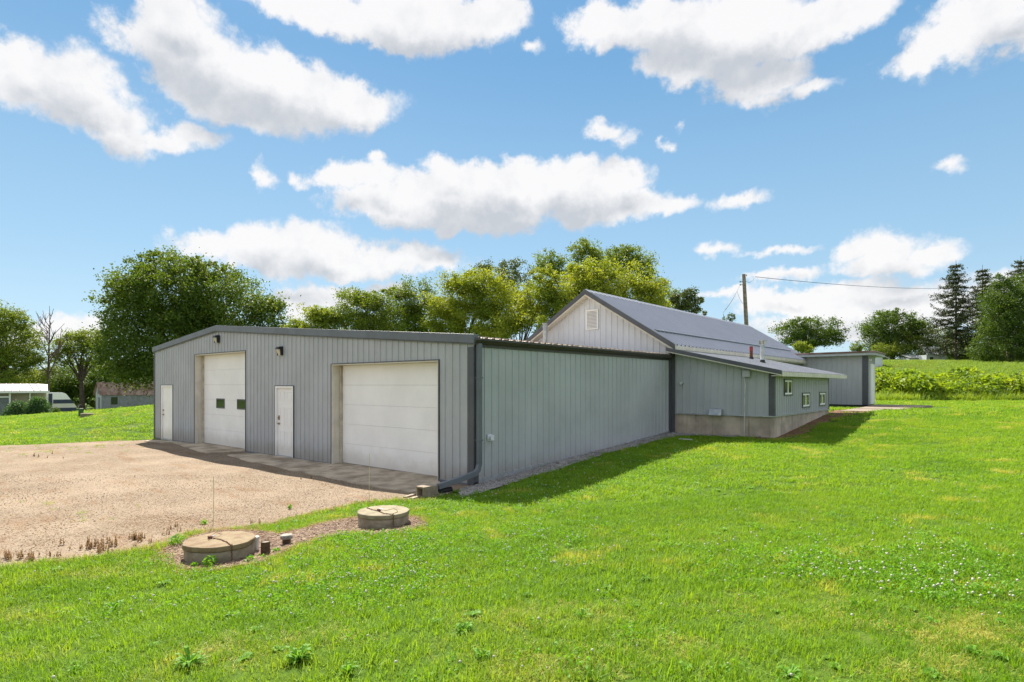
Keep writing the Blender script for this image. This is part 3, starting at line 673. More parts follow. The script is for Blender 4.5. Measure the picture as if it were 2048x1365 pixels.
for sg in (1, -1):
    b.hexa([(GX, YO0 - .02, GZ + .145), (GX + sg * .2, YO0 - .02, GZ + .145 - .2 * SL), (GX + sg * .2, YO1, GZ + .145 - .2 * SL), (GX, YO1, GZ + .145), (GX, YO0 - .02, GZ + .165), (GX + sg * .2, YO0 - .02, GZ + .165 - .2 * SL), (GX + sg * .2, YO1, GZ + .165 - .2 * SL), (GX, YO1, GZ + .165)])
b.build('ridge_cap', M['roof_pale'], gb)
for sg in (1, -1):
    xe = GX + sg * OVX; ze = GZ - OVX * SL
    b = B().hexa([(GX, YO0 - .03, GZ - .02), (xe, YO0 - .03, ze - .02), (xe, YO0, ze - .02), (GX, YO0, GZ - .02), (GX, YO0 - .03, GZ + .155), (xe, YO0 - .03, ze + .155), (xe, YO0, ze + .155), (GX, YO0, GZ + .155)])
    b.build('rake_fascia', M['trim'], gb)
    b = B().hexa([(GX, YO0 - .012, GZ - .07), (xe, YO0 - .012, ze - .07), (xe, Y0 - .02, ze - .07), (GX, Y0 - .02, GZ - .07), (GX, YO0 - .012, GZ - .022), (xe, YO0 - .012, ze - .022), (xe, Y0 - .02, ze - .022), (GX, Y0 - .02, GZ - .022)])
    b.build('soffit', M['cream'], gb)
    b = B().hexa([(xe - .001, YO0, ze - .02), (xe + sg * .03, YO0, ze - .02), (xe + sg * .03, YO1, ze - .02), (xe - .001, YO1, ze - .02), (xe - .001, YO0, ze + .11), (xe + sg * .03, YO0, ze + .11), (xe + sg * .03, YO1, ze + .11), (xe - .001, YO1, ze + .11)])
    b.build('eave_fascia', M['cream'], gb)
    B().hexa([(GX + sg * HW, Y0, ze - .06), (xe, Y0, ze - .06), (xe, YO1, ze - .06), (GX + sg * HW, YO1, ze - .06), (GX + sg * HW, Y0, ze - .03), (xe, Y0, ze - .03), (xe, YO1, ze - .03), (GX + sg * HW, YO1, ze - .03)]).build('eave_soffit', M['cream'], gb)
# raised lap across the lower roof
o_ = np.array([GX, 9.15, GZ + .12]) + sd * (LS - 1.0) + sn * .025
B().obox(o_, (0, 1, 0), sd, sn, 15.4, .09, .055).build('snow_guard', M['fascia'], gb)
# louvred gable vent
lv = B().box(-3.27, -3.22, 9.22, 9.262, 4.06, 4.78).box(-2.80, -2.75, 9.22, 9.262, 4.06, 4.78).box(-3.2199, -2.8001, 9.22, 9.262, 4.06, 4.11).box(-3.2199, -2.8001, 9.22, 9.262, 4.73, 4.78).build('gable_vent', M['white'], gb)
B().box(-3.22, -2.80, 9.25, 9.26, 4.11, 4.73).build('vent_backing', M['stained'], lv)
for k in range(12):
    z = 4.125 + k * .05
    B().hexa([(-3.22, 9.215, z), (-2.80, 9.215, z), (-2.80, 9.223, z), (-3.22, 9.223, z), (-3.22, 9.24, z + .035), (-2.80, 9.24, z + .035), (-2.80, 9.248, z + .035), (-3.22, 9.248, z + .035)]).build('slat', M['white'], lv)
# galvanised flue standing through the workshop roof
fl = B(); fl.cyl(-4.72, 8.7, 3.3, 4.22, .085, 20); fl.cyl(-4.72, 8.7, 4.2, 4.24, .10, 20); fl.cyl(-4.72, 8.7, 4.24, 4.33, .09, 20); fl.cyl(-4.72, 8.7, 4.33, 4.36, .115, 20)
fl.build('flue_pipe', M['galv'], wk, smooth=True)

# ---------------------------------------------------------------- low lean-to addition
lt = root('lean_to_addition', (1.7, 12.6, .7), 'low shed-roofed grey addition on a bare concrete foundation', 'building')
LX = 3.22; LY0 = 9.28; LY1 = 15.9
def lr(x): return 3.22 - .226 * x
siding(lt, (.1, LY0, 0), (1, 0, 0), (0, 0, 1), (0, -1, 0), LX - .1, lambda s: 1.14, lambda s: lr(.1 + s) - .07, M['siding'], rib=.022)
siding(lt, (LX, LY0, 0), (0, 1, 0), (0, 0, 1), (1, 0, 0), LY1 - LY0, lambda s: 1.14, lambda s: lr(LX) - .03, M['siding'], [(.98 + .02, 1.86, 1.76, 2.22), (3.02, 3.93, 1.33, 1.78), (5.24, 6.16, 1.33, 1.78)], rib=.026)
siding(lt, (LX, LY1, 0), (-1, 0, 0), (0, 0, 1), (0, 1, 0), LX, lambda s: 1.14, lambda s: lr(LX - s) - .07, M['siding'], sheet=8)
B().box(0.05, LX + .02, LY0 + .0, LY1 + .02, .15, 1.135).build('foundation', M['foundation'], lt)
B().box(.08, LX + .06, LY0 - .05, LY0 - .001, 1.12, 1.155).box(LX + .001, LX + .06, LY0, LY1 + .05, 1.12, 1.155).build('sill_flashing', M['galv'], lt)
B().box(LX - .13, LX + .03, LY0 - .034, LY0 - .021, 1.156, lr(LX) - .05).box(LX + .021, LX + .034, LY0 - .02, LY0 + .1, 1.156, lr(LX) - .05).build('corner_trim', M['trim'], lt)
B().box(LX + .021, LX + .034, LY1 - .08, LY1 + .02, 1.156, lr(LX) - .05).build('corner_trim', M['trim'], lt)
B().box(.0, .16, LY0 - .06, LY0 - .021, .48, 3.1).build('corner_trim', M['trim'], lt)
ln_ = np.array([.226, 0, 1]) / math.hypot(.226, 1); ld = np.array([1, 0, -.226]) / math.hypot(.226, 1); LL = 3.52 * math.hypot(.226, 1)
siding(lt, (.0, 8.98, lr(0) + .03), (0, 1, 0), ld, ln_, 8.5, lambda s: 0, lambda s: LL, M['roof_pale'], name='roof_sheet', rib=.015)
xe = 3.52
B().hexa([(0, 8.93, lr(0) - .055), (xe + .02, 8.93, lr(xe) - .055), (xe + .02, 8.975, lr(xe) - .055), (0, 8.975, lr(0) - .055), (0, 8.93, lr(0) + .06), (xe + .02, 8.93, lr(xe) + .06), (xe + .02, 8.975, lr(xe) + .06), (0, 8.975, lr(0) + .06)]).build('rake_fascia', M['trim'], lt)
B().hexa([(0, 8.945, lr(0) - .09), (xe, 8.945, lr(xe) - .09), (xe, LY0 - .03, lr(xe) - .09), (0, LY0 - .03, lr(0) - .09), (0, 8.945, lr(0) - .057), (xe, 8.945, lr(xe) - .057), (xe, LY0 - .03, lr(xe) - .057), (0, LY0 - .03, lr(0) - .057)]).build('rake_soffit', M['cream'], lt)
B().box(xe, xe + .025, 8.98, 17.5, lr(xe) - .11, lr(xe) + .02).build('eave_fascia', M['cream'], lt)
B().box(LX + .03, xe, 8.98, 17.48, lr(xe) - .105, lr(xe) - .085).build('eave_soffit', M['cream'], lt)
for (y0, y1, z0, z1) in ((10.30, 11.12, 1.77, 2.21), (12.32, 13.19, 1.34, 1.77), (14.54, 15.42, 1.34, 1.77)):
    w = B().box(LX - .02, LX + .035, y0 - .04, y0, z0 - .04, z1 + .04).box(LX - .02, LX + .035, y1, y1 + .04, z0 - .04, z1 + .04).box(LX - .02, LX + .035, y0, y1, z1, z1 + .04).box(LX - .02, LX + .035, y0, y1, z0 - .04, z0).build('window', M['trim'], lt)
    ym = y0 + (y1 - y0) * .47
    f = B().box(LX - .02, LX + .02, y0 + .001, y0 + .05, z0 + .001, z1 - .001).box(LX - .02, LX + .02, y1 - .05, y1 - .001, z0 + .001, z1 - .001).box(LX - .02, LX + .02, y0 + .0501, y1 - .0501, z1 - .05, z1 - .001).box(LX - .02, LX + .02, y0 + .0501, y1 - .0501, z0 + .001, z0 + .05).box(LX - .02, LX + .022, ym - .03, ym + .03, z0 + .0501, z1 - .0501)
    f.build('window_frame', M['white'], w)
    B().box(LX - .012, LX - .004, y0 + .05, ym - .03, z0 + .05, z1 - .05).build('window_pane', M['glass'], w)
    B().box(LX - .005, LX + .003, ym + .03, y1 - .05, z0 + .05, z1 - .05).build('window_pane', M['glass'], w)
B().tube([(.43, 9.28, 2.12), (.43, 9.18, 2.14), (.43, 9.11, 2.13), (.43, 9.08, 2.06)], .04, 12).build('vent_elbow', M['pvc'], lt, smooth=True)
e = B().box(2.36, 2.58, 9.14, 9.259, 2.30, 2.50).build('meter_box', M['siding'], lt, bevel=.01)
B().tube([(2.40, 9.19, 2.30), (2.405, 9.2, 2.2), (2.43, 9.2, 2.06), (2.42, 9.2, 1.9), (2.40, 9.2, .45)], .016, 8).build('conduit', M['pvc'], lt, smooth=True)
dh = B().hexa([(1.34, 9.05, 1.12), (1.74, 9.05, 1.12), (1.74, 9.255, 1.12), (1.34, 9.255, 1.12), (1.34, 9.13, 1.32), (1.74, 9.13, 1.32), (1.74, 9.255, 1.335), (1.34, 9.255, 1.335)]).build('vent_hood', M['galv'], lt, bevel=.02)
st = B().cyl(1.8, 12.8, 2.7, 3.48, .07, 18).build('flue_pipe', M['galv'], lt, smooth=True)
B().box(1.67, 1.93, 12.70, 12.90, 3.62, 3.655).box(1.68, 1.92, 12.71, 12.89, 3.47, 3.50).box(1.68, 1.71, 12.71, 12.89, 3.5001, 3.6199).box(1.89, 1.92, 12.71, 12.89, 3.5001, 3.6199).build('flue_cap', M['galv'], st)
B().cyl(1.8, 12.8, 3.48, 3.62, .06, 14).build('flue_core', M['cream'], st)
B().lathe(1.8, 12.8, [(.14, 2.82), (.09, 2.87), (.08, 2.95)], 18).build('flashing', M['dark'], st)
rp = B().cyl(.88, 14.4, 2.9, 3.38, .06, 14).build('vent_pipe', M['rust'], lt, smooth=True)
B().cyl(.88, 14.4, 3.38, 3.54, .066, 14).build('pipe_cap', M['redpipe'], rp, smooth=True)
B().lathe(.88, 14.4, [(.15, 3.01), (.09, 3.06), (.07, 3.14)], 18).build('flashing', M['dark'], rp)

# ---------------------------------------------------------------- far entry addition
ent = root('entry_addition', (1.6, 25.6, 1), 'small flat-roofed grey entry box with white door at the far end', 'building')
siding(ent, (.03, 24.6, 0), (1, 0, 0), (0, 0, 1), (0, -1, 0), 3.05, lambda s: 1.08, lambda s: 3.50, M['siding'], rib=.022)
siding(ent, (3.08, 24.6, 0), (0, 1, 0), (0, 0, 1), (1, 0, 0), 2.0, lambda s: 1.08, lambda s: 3.5, M['siding'], [(.62, 1.66, -1, 3.12)])
B().box(2.86, 3.11, 24.56, 24.579, 1.08, 3.48).box(3.10, 3.113, 24.58, 24.68, 1.08, 3.48).build('corner_trim', M['trim'], ent)
B().box(3.0, 3.10, 25.24, 26.24, 1.1, 3.1).build('door', M['white'], ent)
B().box(3.04, 3.14, 25.22, 25.26, 1.1, 3.12).box(3.04, 3.14, 26.22, 26.26, 1.1, 3.12).build('door_frame', M['white'], ent)
B().box(.03, 3.04, 24.6, 26.6, .85, 1.075).build('foundation', M['dark'], ent)
B().hexa([(-.2, 24.25, 3.50), (3.45, 24.25, 3.52), (3.45, 27.1, 3.5), (-.2, 27.1, 3.5), (-.2, 24.25, 3.62), (3.45, 24.25, 3.64), (3.45, 27.1, 3.62), (-.2, 27.1, 3.62)]).build('roof_fascia', M['shed_white'], ent)
B().hexa([(-.4, 24.2, 3.625), (3.5, 24.2, 3.645), (3.5, 27.15, 3.625), (-.4, 27.15, 3.625), (-.4, 24.2, 3.70), (3.5, 24.2, 3.72), (3.5, 27.15, 3.68), (-.4, 27.15, 3.68)]).build('roof', M['rust_roof'], ent)
lamp = B().tube([(3.1, 24.95, 3.3), (3.2, 24.95, 3.3)], .05, 12).build('wall_light', M['white'], ent, smooth=True)

# ---------------------------------------------------------------- septic risers and pipes
def riser(px, d, dia, hh, lidm, label, chip):
    c = at(px, HOR, d); x, y = c[0], c[1]; z = h1(x, y); r = dia / 2
    t = root('septic_riser', (x, y, z), label, 'septic riser', 'concrete septic risers in the chip bed')
    q = B(); q.lathe(x, y, [(r * .96, z - .05), (r * .985, z + .0), (r * .985, z + hh - .075), (r * .97, z + hh - .067), (.05, z + hh - .067)], 56)
    o = q.build('riser', M['riser'], t, smooth=True)
    q = B(); q.lathe(x, y, [(.01, z + hh - .064), (r * .985, z + hh - .064), (r * 1.01, z + hh - .055), (r * 1.015, z + hh - .015), (r * .995, z + hh - .002), (r * .97, z + hh), (r * .5, z + hh + .003), (.01, z + hh + .004)], 64)
    for i, v in enumerate(q.v):
        a = math.atan2(v[1] - y, v[0] - x); k = 1 + chip * (.012 * math.sin(3 * a + 1) + .008 * math.sin(7 * a) + .006 * math.sin(15 * a + 2)); q.v[i] = (x + (v[0] - x) * k, y + (v[1] - y) * k, v[2])
    q.build('lid', lidm, t, smooth=True)
    return x, y, z
x1_, y1_, z1_ = riser(440, 7.22, .79, .205, M['lid'], 'wider stained concrete riser lid at the left, beside the brown pipe', 1.6)
x2_, y2_, z2_ = riser(767, 8.82, .75, .20, M['lid_grey'], 'clean round pale concrete riser lid by the drive edge near the corner', .4)
def torus_link(b, c, d, up, R=.011, r=.0028, n=10, m=5):
    d = np.array(d, float); d /= np.linalg.norm(d); up = np.array(up, float); up = up - d * up.dot(d); up /= np.linalg.norm(up)
    pts = []
    i0 = len(b.v); wv = np.cross(d, up)
    for k in range(n):
        t = 2 * math.pi * k / n; cc = np.array(c) + d * math.cos(t) * R * 1.5 + up * math.sin(t) * R * .8; rd = d * math.cos(t) + up * math.sin(t)
        for j in range(m):
            s_ = 2 * math.pi * j / m; b.v.append(tuple(cc + rd * r * math.cos(s_) + wv * r * math.sin(s_)))
    for k in range(n):
        for j in range(m):
            b.f.append((i0 + k * m + j, i0 + ((k + 1) % n) * m + j, i0 + ((k + 1) % n) * m + (j + 1) % m, i0 + k * m + (j + 1) % m))
def chain(path, label, zt):
    b = B(); P = [np.array(p, float) for p in path]
    dist = 0; step = .025; k = 0
    for p, q in zip(P, P[1:]):
        L = np.linalg.norm(q - p); s_ = dist
        while s_ < L:
            c = p + (q - p) * s_ / L + np.array([random.uniform(-.004, .004), random.uniform(-.004, .004), 0])
            up = np.array([0, 0, 1.]) if abs((q - p)[2]) < .5 * L else np.array([RT[0], RT[1], 0])
            if k % 2: up = np.cross(q - p, up)
            torus_link(b, c, q - p, up); s_ += step; k += 1
        dist = s_ - L
    o = b.build('chain', M['rust'], label=label, cat='chain', group='rusty chains over the riser lids')
    return o
def lidp(x, y, z, px, py, hh):
    """point on a lid top seen at px,py"""
    r = ray(px, py); t = (CAM[2] - z - hh) / -r[2]; return CAM + r * t
ht = .212
ch = [lidp(x1_, y1_, z1_, *q, ht) for q in ((418, 1078), (424, 1077), (432, 1078), (442, 1080), (452, 1084), (462, 1091))]
e1 = lidp(x1_, y1_, z1_, 470, 1094, ht); dv = np.array([e1[0] - x1_, e1[1] - y1_]); dv = dv / np.linalg.norm(dv) * (.79 / 2 * 1.06)
ed = np.array([x1_ + dv[0], y1_ + dv[1], z1_ + .2])
chain(ch + [ed + np.array([0, 0, .012]), ed * [1, 1, 0] + [0, 0, z1_ + .02]], 'rusty chain lying over the stained lid and down its side', ht)
ch = [lidp(x2_, y2_, z2_, *q, ht - .004) for q in ((734, 1016), (745, 1020), (757, 1023), (768, 1027), (782, 1029))]
e1 = lidp(x2_, y2_, z2_, 791, 1031, ht); dv = np.array([e1[0] - x2_, e1[1] - y2_]); dv = dv / np.linalg.norm(dv) * (.75 / 2 * 1.05)
ed = np.array([x2_ + dv[0], y2_ + dv[1], z2_ + .2])
chain(ch + [ed + np.array([0, 0, .01]), ed * [1, 1, 0] + [0, 0, z2_ + .01]], 'rusty chain lying over the clean pale lid and down its side', ht)
for (x, y, z, zz, cpx, label) in ((x1_, y1_, z1_, .212, [(417, 1082), (411, 1074), (420, 1062), (435, 1058), (443, 1069)], 'bent wire arching over the chain on the stained lid'), (x2_, y2_, z2_, .206, [(768, 1022), (777, 1020), (790, 1017), (797, 1024), (785, 1028)], 'thin bent wire lying on the clean pale lid')):
    pts = [lidp(x, y, z, *q, zz) for q in cpx]
    if 'arch' in label: pts[1][2] += .02; pts[2][2] += .06; pts[3][2] += .06; pts = [pts[0], pts[0] * .5 + pts[4] * .5 + np.array([0, 0, .07]), pts[4]]
    # subdivide smoothly
    pp = []
    for i in range(len(pts) - 1):
        for u in (0, .33, .66): pp.append(pts[i] * (1 - u) + pts[i + 1] * u)
    pp.append(pts[-1])
    for i in range(1, len(pp) - 1): pp[i] = (pp[i - 1] + pp[i] * 2 + pp[i + 1]) / 4
    B().tube(pp, .003, 6).build('wire', M['rust'], label=label, cat='wire')
def padlock(x, y, z, label):
    t = root('padlock', (x, y, z), label, 'padlock')
    B().box(x - .026, x + .026, y - .02, y + .02, z, z + .028).build('body', M['rust'], t, bevel=.005)
    B().tube([(x - .018, y + .018, z + .015), (x - .018, y + .05, z + .02), (x, y + .062, z + .02), (x + .018, y + .05, z + .02), (x + .018, y + .018, z + .015)], .005, 7).build('shackle', M['galv'], t, smooth=True)
q = lidp(0, 0, z2_, 758, 1023, .2); padlock(q[0], q[1], z2_ + .207, 'rusty padlock on the chain of the clean pale lid')
q = lidp(0, 0, z1_, 420, 1079, .2); padlock(q[0], q[1], z1_ + .214, 'rusty padlock on the chain of the stained lid')
# pipes
g_ = G(512, 1101); z = g_[2]; t = root('cleanout_pipe', g_, 'short white cleanout pipe with a cap touching the stained riser', 'pipe')
B().cyl(g_[0], g_[1], z - .05, z + .135, .033, 18).build('pipe', M['pvc'], t, smooth=True)
B().cyl(g_[0], g_[1], z + .12, z + .175, .042, 8).build('cap', M['pvc'], t, bevel=.005)
g_ = G(531, 1109); z = g_[2]; t = root('brown_pipe', g_, 'thick open brown pipe stub between the stained riser and the capped pipe', 'pipe')
b = B(); b.lathe(g_[0], g_[1], [(.054, z - .05), (.054, z + .155), (.05, z + .158), (.046, z + .155), (.046, z + .05)], 24); b.build('pipe', M['brownpipe'], t, smooth=True)
B().cyl(g_[0], g_[1], z + .10, z + .15, .0455, 20).build('plug', M['riser'], t)
g_ = G(573, 1089); z = g_[2]; t = root('capped_pipe', g_, 'low brown pipe with a wide grey cap in the chips', 'pipe')
B().cyl(g_[0], g_[1], z - .05, z + .075, .052, 24).build('pipe', M['brownpipe'], t, smooth=True)
B().lathe(g_[0], g_[1], [(.06, z + .075), (.075, z + .078), (.078, z + .112), (.068, z + .125), (.001, z + .127)], 28).build('cap', M['stone'], t, smooth=True)
# driveway whips
for px, pb, pt, lean, lab in ((427, 1052, 953, -.0, 'thin yellowed driveway marker rod in the gravel behind the stained riser'), (738, 1003, 908, .01, 'thin yellowed driveway marker rod in front of the wide overhead door')):
    g_ = G(px, pb); d_ = (g_ - CAM).dot(FW); hh = (pb - pt) * d_ / FPX
    B().tube([g_ - [0, 0, .05], g_ + [lean, 0, hh * .6], g_ + np.array([lean, .0, hh])], .0045, 7).build('marker_rod', M['whip'], label=lab, cat='marker rod', group='driveway marker rods')

# ---------------------------------------------------------------- downspout end: block, boards, pipe, stones
bx, by = .11, -1.2; bz = h1(bx, by) + .015
t = root('concrete_block', (bx, by, bz), 'hollow concrete block at the end of the downspout', 'block')
W_, H_, D_ = .11, .205, .36
b = B()
b.box(bx - W_, bx + W_, by - D_, by, bz, bz + .03).box(bx - W_, bx + W_, by - D_, by, bz + H_ - .03, bz + H_).box(bx - W_, bx - W_ + .035, by - D_, by, bz + .0301, bz + H_ - .0301).box(bx + W_ - .035, bx + W_, by - D_, by, bz + .0301, bz + H_ - .0301).box(bx - W_ + .0351, bx + W_ - .0351, by - D_ + .16, by - D_ + .19, bz + .0301, bz + H_ - .0301)
b.build('block', M['riser'], t, bevel=.006)
for q0, q1, lab in (((812, 999), (856, 986), 'upper narrow board lying beside the concrete block'), ((826, 1002), (872, 988), 'lower wider board lying beside the lawn edge')):
    p0 = G(*q0); p1 = G(*q1); a = p1 - p0; L = np.linalg.norm(a[:2]); a = a / np.linalg.norm(a); c = np.cross([0, 0, 1], a)
    B().obox(p0 + [0, 0, .014], a, c, np.cross(a, c), L, .07, .035).build('board', M['wood'], bevel=.004, label=lab, cat='board')
p0 = G(866, 991); p1 = G(902, 984); b = B(); n = 22
pts = []; rad = []
for i in range(n * 2 + 1):
    pts.append(p0 + (p1 - p0) * i / (n * 2) + np.array([0, 0, .05])); rad.append(.05 if i % 2 else .058)
b.tube(pts, rad, 14).build('drain_pipe', M['black'], label='short piece of black corrugated drain pipe beside the downspout', cat='drain pipe')
def stone(px, py, s_, label, mat='stone'):
    g_ = G(px, py); b = B(); n, m = 10, 6; i0 = 0; sx, sy, sz = s_ * random.uniform(.8, 1.2), s_ * random.uniform(.8, 1.2), s_ * random.uniform(.5, .8)
    ph = [random.uniform(0, 6) for _ in range(4)]
    for j in range(m + 1):
        ph_ = math.pi * j / m
        for k in range(n):
            t_ = 2 * math.pi * k / n; r = 1 + .15 * math.sin(2 * t_ + ph[0]) + .1 * math.sin(3 * t_ + ph[1] + ph_ * 2)
            b.v.append((g_[0] + sx * r * math.sin(ph_) * math.cos(t_), g_[1] + sy * r * math.sin(ph_) * math.sin(t_), g_[2] + sz * .6 + sz * math.cos(ph_) * (1 + .1 * math.sin(t_ * 2 + ph[2]))))
    for j in range(m):
        for k in range(n): b.f.append((j * n + k, j * n + (k + 1) % n, (j + 1) * n + (k + 1) % n, (j + 1) * n + k))
    b.build('stone', M[mat], smooth=False, label=label, cat='stone')
stone(884, 979, .07, 'rounded stone under the sloping downspout', 'riser')
stone(872, 990, .06, 'rough stone at the end of the corrugated pipe', 'riser')
for i, (px, py, s_) in enumerate(((1518, 876, .07), (1530, 873, .09), (1545, 872, .06), (1556, 868, .11), (1563, 863, .07), (1590, 851, .08), (1475, 874, .05), (1500, 876, .04))):
    g_ = G(px, py)
    stone(px, py, s_, ['small pale stone below the corner of the foundation', 'flat pale stone before the foundation corner', 'pale stone in the middle of the row by the foundation corner', 'largest pale rock beside the foundation corner', 'pale stone just right of the largest rock', 'lone pale stone halfway along the foundation', 'small stone by the conduit foot', 'smallest stone between the conduit and the corner'][i])
p0 = G(1358, 882); p1 = G(1384, 884); B().tube([p0 + [0, 0, .05], p1 + [0, 0, .06]], .018, 8).build('white_stick', M['pvc'], label='short white stick lying in the shaded grass', cat='stick')

# ---------------------------------------------------------------- scatter
def leafstrip(p, d, L, w, bend, segs=2, tint=0.5, roll=0):
    """returns verts, faces of a tapered blade; p base, d horizontal direction, L length"""
    p = np.array(p, float); d = np.array([d[0], d[1], 0.]); side = np.array([-d[1], d[0], 0.]); V = []; F = []
    for i in range(segs + 1):
        u = i / segs; c = p + d * (L * bend * u * u) + np.array([0, 0, L * u * (1 - .35 * bend * u)])
        wid = w * (1 - u) ** .7 if i < segs else 0
        if i < segs: V += [c - side * wid / 2, c + side * wid / 2]
        else: V += [c]
    for i in range(segs - 1): F.append((2 * i, 2 * i + 1, 2 * i + 3, 2 * i + 2))
    F.append((2 * (segs - 1), 2 * (segs - 1) + 1, 2 * segs, 2 * segs))
    return V, F
def tri_mesh(name, V, F, mat, tint):
    me = bpy.data.meshes.new(name); me.from_pydata([tuple(v) for v in V], [], [f if f[2] != f[3] else f[:3] for f in F])
    a = me.attributes.new('tint', 'FLOAT', 'POINT'); a.data.foreach_set('value', np.asarray(tint, dtype=np.float32)); me.materials.append(mat); me.update(); return me
def grass_clump(name, n, rad, w, h0, h1_, mat, bend=(.2, 1.0)):
    V = []; F = []; T = []
    for _ in range(n):
        r = rad * math.sqrt(random.random()); a = random.uniform(0, 6.283); t = random.uniform(0, 6.283)
        v, f = leafstrip((r * math.cos(a), r * math.sin(a), -.01), (math.cos(t), math.sin(t)), random.uniform(h0, h1_), w * random.uniform(.7, 1.3), random.uniform(*bend))
        i = len(V); V += v; F += [tuple(q + i for q in g) for g in f]; T += [random.random()] * len(v)
    return tri_mesh(name, V, F, mat, T)
def broad_leaf(V, F, T, base, ang, L, w, rise, tint, segs=4):
    d = np.array([math.cos(ang), math.sin(ang), 0]); s_ = np.array([-d[1], d[0], 0]); i0 = len(V)
    for i in range(segs + 1):
        u = i / segs; c = np.array(base) + d * L * u * (1 - .15 * u) + np.array([0, 0, L * (rise * u - (rise * .75) * u * u)])
        wd = w * math.sin(math.pi * min(1, (.12 + u * .88))) ** .8 * .5 + .002
        V += [c - s_ * wd + [0, 0, wd * .35], c, c + s_ * wd + [0, 0, wd * .35]]; T += [tint] * 3
    for i in range(segs):
        for k in (0, 1): F.append((i0 + 3 * i + k, i0 + 3 * i + k + 1, i0 + 3 * i + k + 4, i0 + 3 * i + k + 3))
def rosette(name, n, L, w, mat, rise=(.3, 1.2)):
    V = []; F = []; T = []
    for k in range(n):
        broad_leaf(V, F, T, (0, 0, 0), k * 2.4 + random.uniform(-.3, .3), L * random.uniform(.6, 1.1), w * random.uniform(.7, 1.2), random.uniform(*rise), random.random())
    return tri_mesh(name, V, F, mat, T)
def leafcloud(name, n, r, hh, s, mat, base=0):
    P = rng.normal(size=(n, 3)); P /= np.linalg.norm(P, axis=1)[:, None]; P *= (rng.random(n) ** .4)[:, None]
    P = P * [r, r, hh / 2] + [0, 0, hh / 2 + base]
    V, F = leafquads(P, s); return arr_mesh(name, V, F, mat, np.repeat(rng.random(n), 4))
def leafquads(P, s, up=.35):
    n = len(P); N = rng.normal(size=(n, 3)); N[:, 2] += up * 2; N /= np.linalg.norm(N, axis=1)[:, None]
    U = np.cross(N, rng.normal(size=(n, 3))); U /= np.linalg.norm(U, axis=1)[:, None]; Wv = np.cross(N, U)
    s = (np.asarray(s) * rng.uniform(.6, 1.3, n))[:, None]
    V = np.stack([P - U * s * .5, P + Wv * s * .32 + U * s * .05, P + U * s * .6 - N * s * .12, P - Wv * s * .32 + U * s * .05], 1).reshape(-1, 3)
    return V, np.arange(4 * n).reshape(n, 4)

def scatter(name, pts, scl, variants, label=None, kind='stuff', tilt=0):
    n = len(pts); me = bpy.data.meshes.new(name); me.vertices.add(n); me.vertices.foreach_set('co', np.asarray(pts, np.float32).ravel())
    for nm, arr, ty in (('scl', scl, 'FLOAT'), ('rot', rng.random(n) * 6.283, 'FLOAT'), ('tlx', rng.normal(size=n) * tilt, 'FLOAT')):
        a = me.attributes.new(nm, ty, 'POINT'); a.data.foreach_set('value', np.asarray(arr, np.float32))
    a = me.attributes.new('vid', 'INT', 'POINT'); a.data.foreach_set('value', rng.integers(0, len(variants), n).astype(np.int32))
    o = link(name, me, kind=kind)
    if label: o['label'] = label
    src = bpy.data.collections.new(name + '_source')
    for v in variants: src.objects.link(bpy.data.objects.new(v.name, v))
    g = bpy.data.node_groups.new(name + '_nodes', 'GeometryNodeTree')
    g.interface.new_socket('Geometry', in_out='INPUT', socket_type='NodeSocketGeometry'); g.interface.new_socket('Geometry', in_out='OUTPUT', socket_type='NodeSocketGeometry')
    gi = g.nodes.new('NodeGroupInput'); go = g.nodes.new('NodeGroupOutput'); iop = g.nodes.new('GeometryNodeInstanceOnPoints')
    ci = g.nodes.new('GeometryNodeCollectionInfo'); ci.inputs['Collection'].default_value = src; ci.inputs['Separate Children'].default_value = True; ci.inputs['Reset Children'].default_value = True
    def na_(nm, ty='FLOAT'):
        q = g.nodes.new('GeometryNodeInputNamedAttribute'); q.data_type = ty; q.inputs['Name'].default_value = nm; return [s_ for s_ in q.outputs if s_.enabled][0]
    cx = g.nodes.new('ShaderNodeCombineXYZ'); g.links.new(na_('rot'), cx.inputs[2]); g.links.new(na_('tlx'), cx.inputs[0])
    g.links.new(gi.outputs[0], iop.inputs['Points']); g.links.new(ci.outputs[0], iop.inputs['Instance']); iop.inputs['Pick Instance'].default_value = True
    g.links.new(na_('vid', 'INT'), iop.inputs['Instance Index']); g.links.new(cx.outputs[0], iop.inputs['Rotation']); g.links.new(na_('scl'), iop.inputs['Scale'])
    g.links.new(iop.outputs[0], go.inputs[0])
    md = o.modifiers.new('scatter', 'NODES'); md.node_group = g
    return o
FOOT = [[(XL - .02, -.02), (.03, -.02), (.03, 9.3), (XL - .02, 9.3)], [(-6.3, 9.2), (3.3, 9.2), (3.3, 16), (-6.3, 16)], [(-6.3, 15.9), (.05, 15.9), (.05, 26.2), (-6.3, 26.2)], [(0, 24.5), (3.2, 24.5), (3.2, 26.7), (0, 26.7)]]
SLABS = [[(3.2, 17.6), (4.35, 17.9), (4.45, 20.4), (5.05, 20.4), (5.1, 23.0), (6.35, 23.0), (6.45, 26.3), (3.2, 26.3)]]
def cands(d0, d1, dens, half=None, xlim=None):
    area = (d1 ** 2 - d0 ** 2) * .93 + 3 * (d1 - d0); n = int(area * dens)
    d = np.sqrt(rng.random(n) * (d1 ** 2 - d0 ** 2) + d0 ** 2); u = rng.uniform(-1, 1, n) * (.93 * d + 1.5)
    if xlim: k = (u / d > xlim[0]) & (u / d < xlim[1]); d = d[k]; u = u[k]
    x = CAM[0] + RT[0] * u + FW[0] * d; y = CAM[1] + RT[1] * u + FW[1] * d
    return x, y
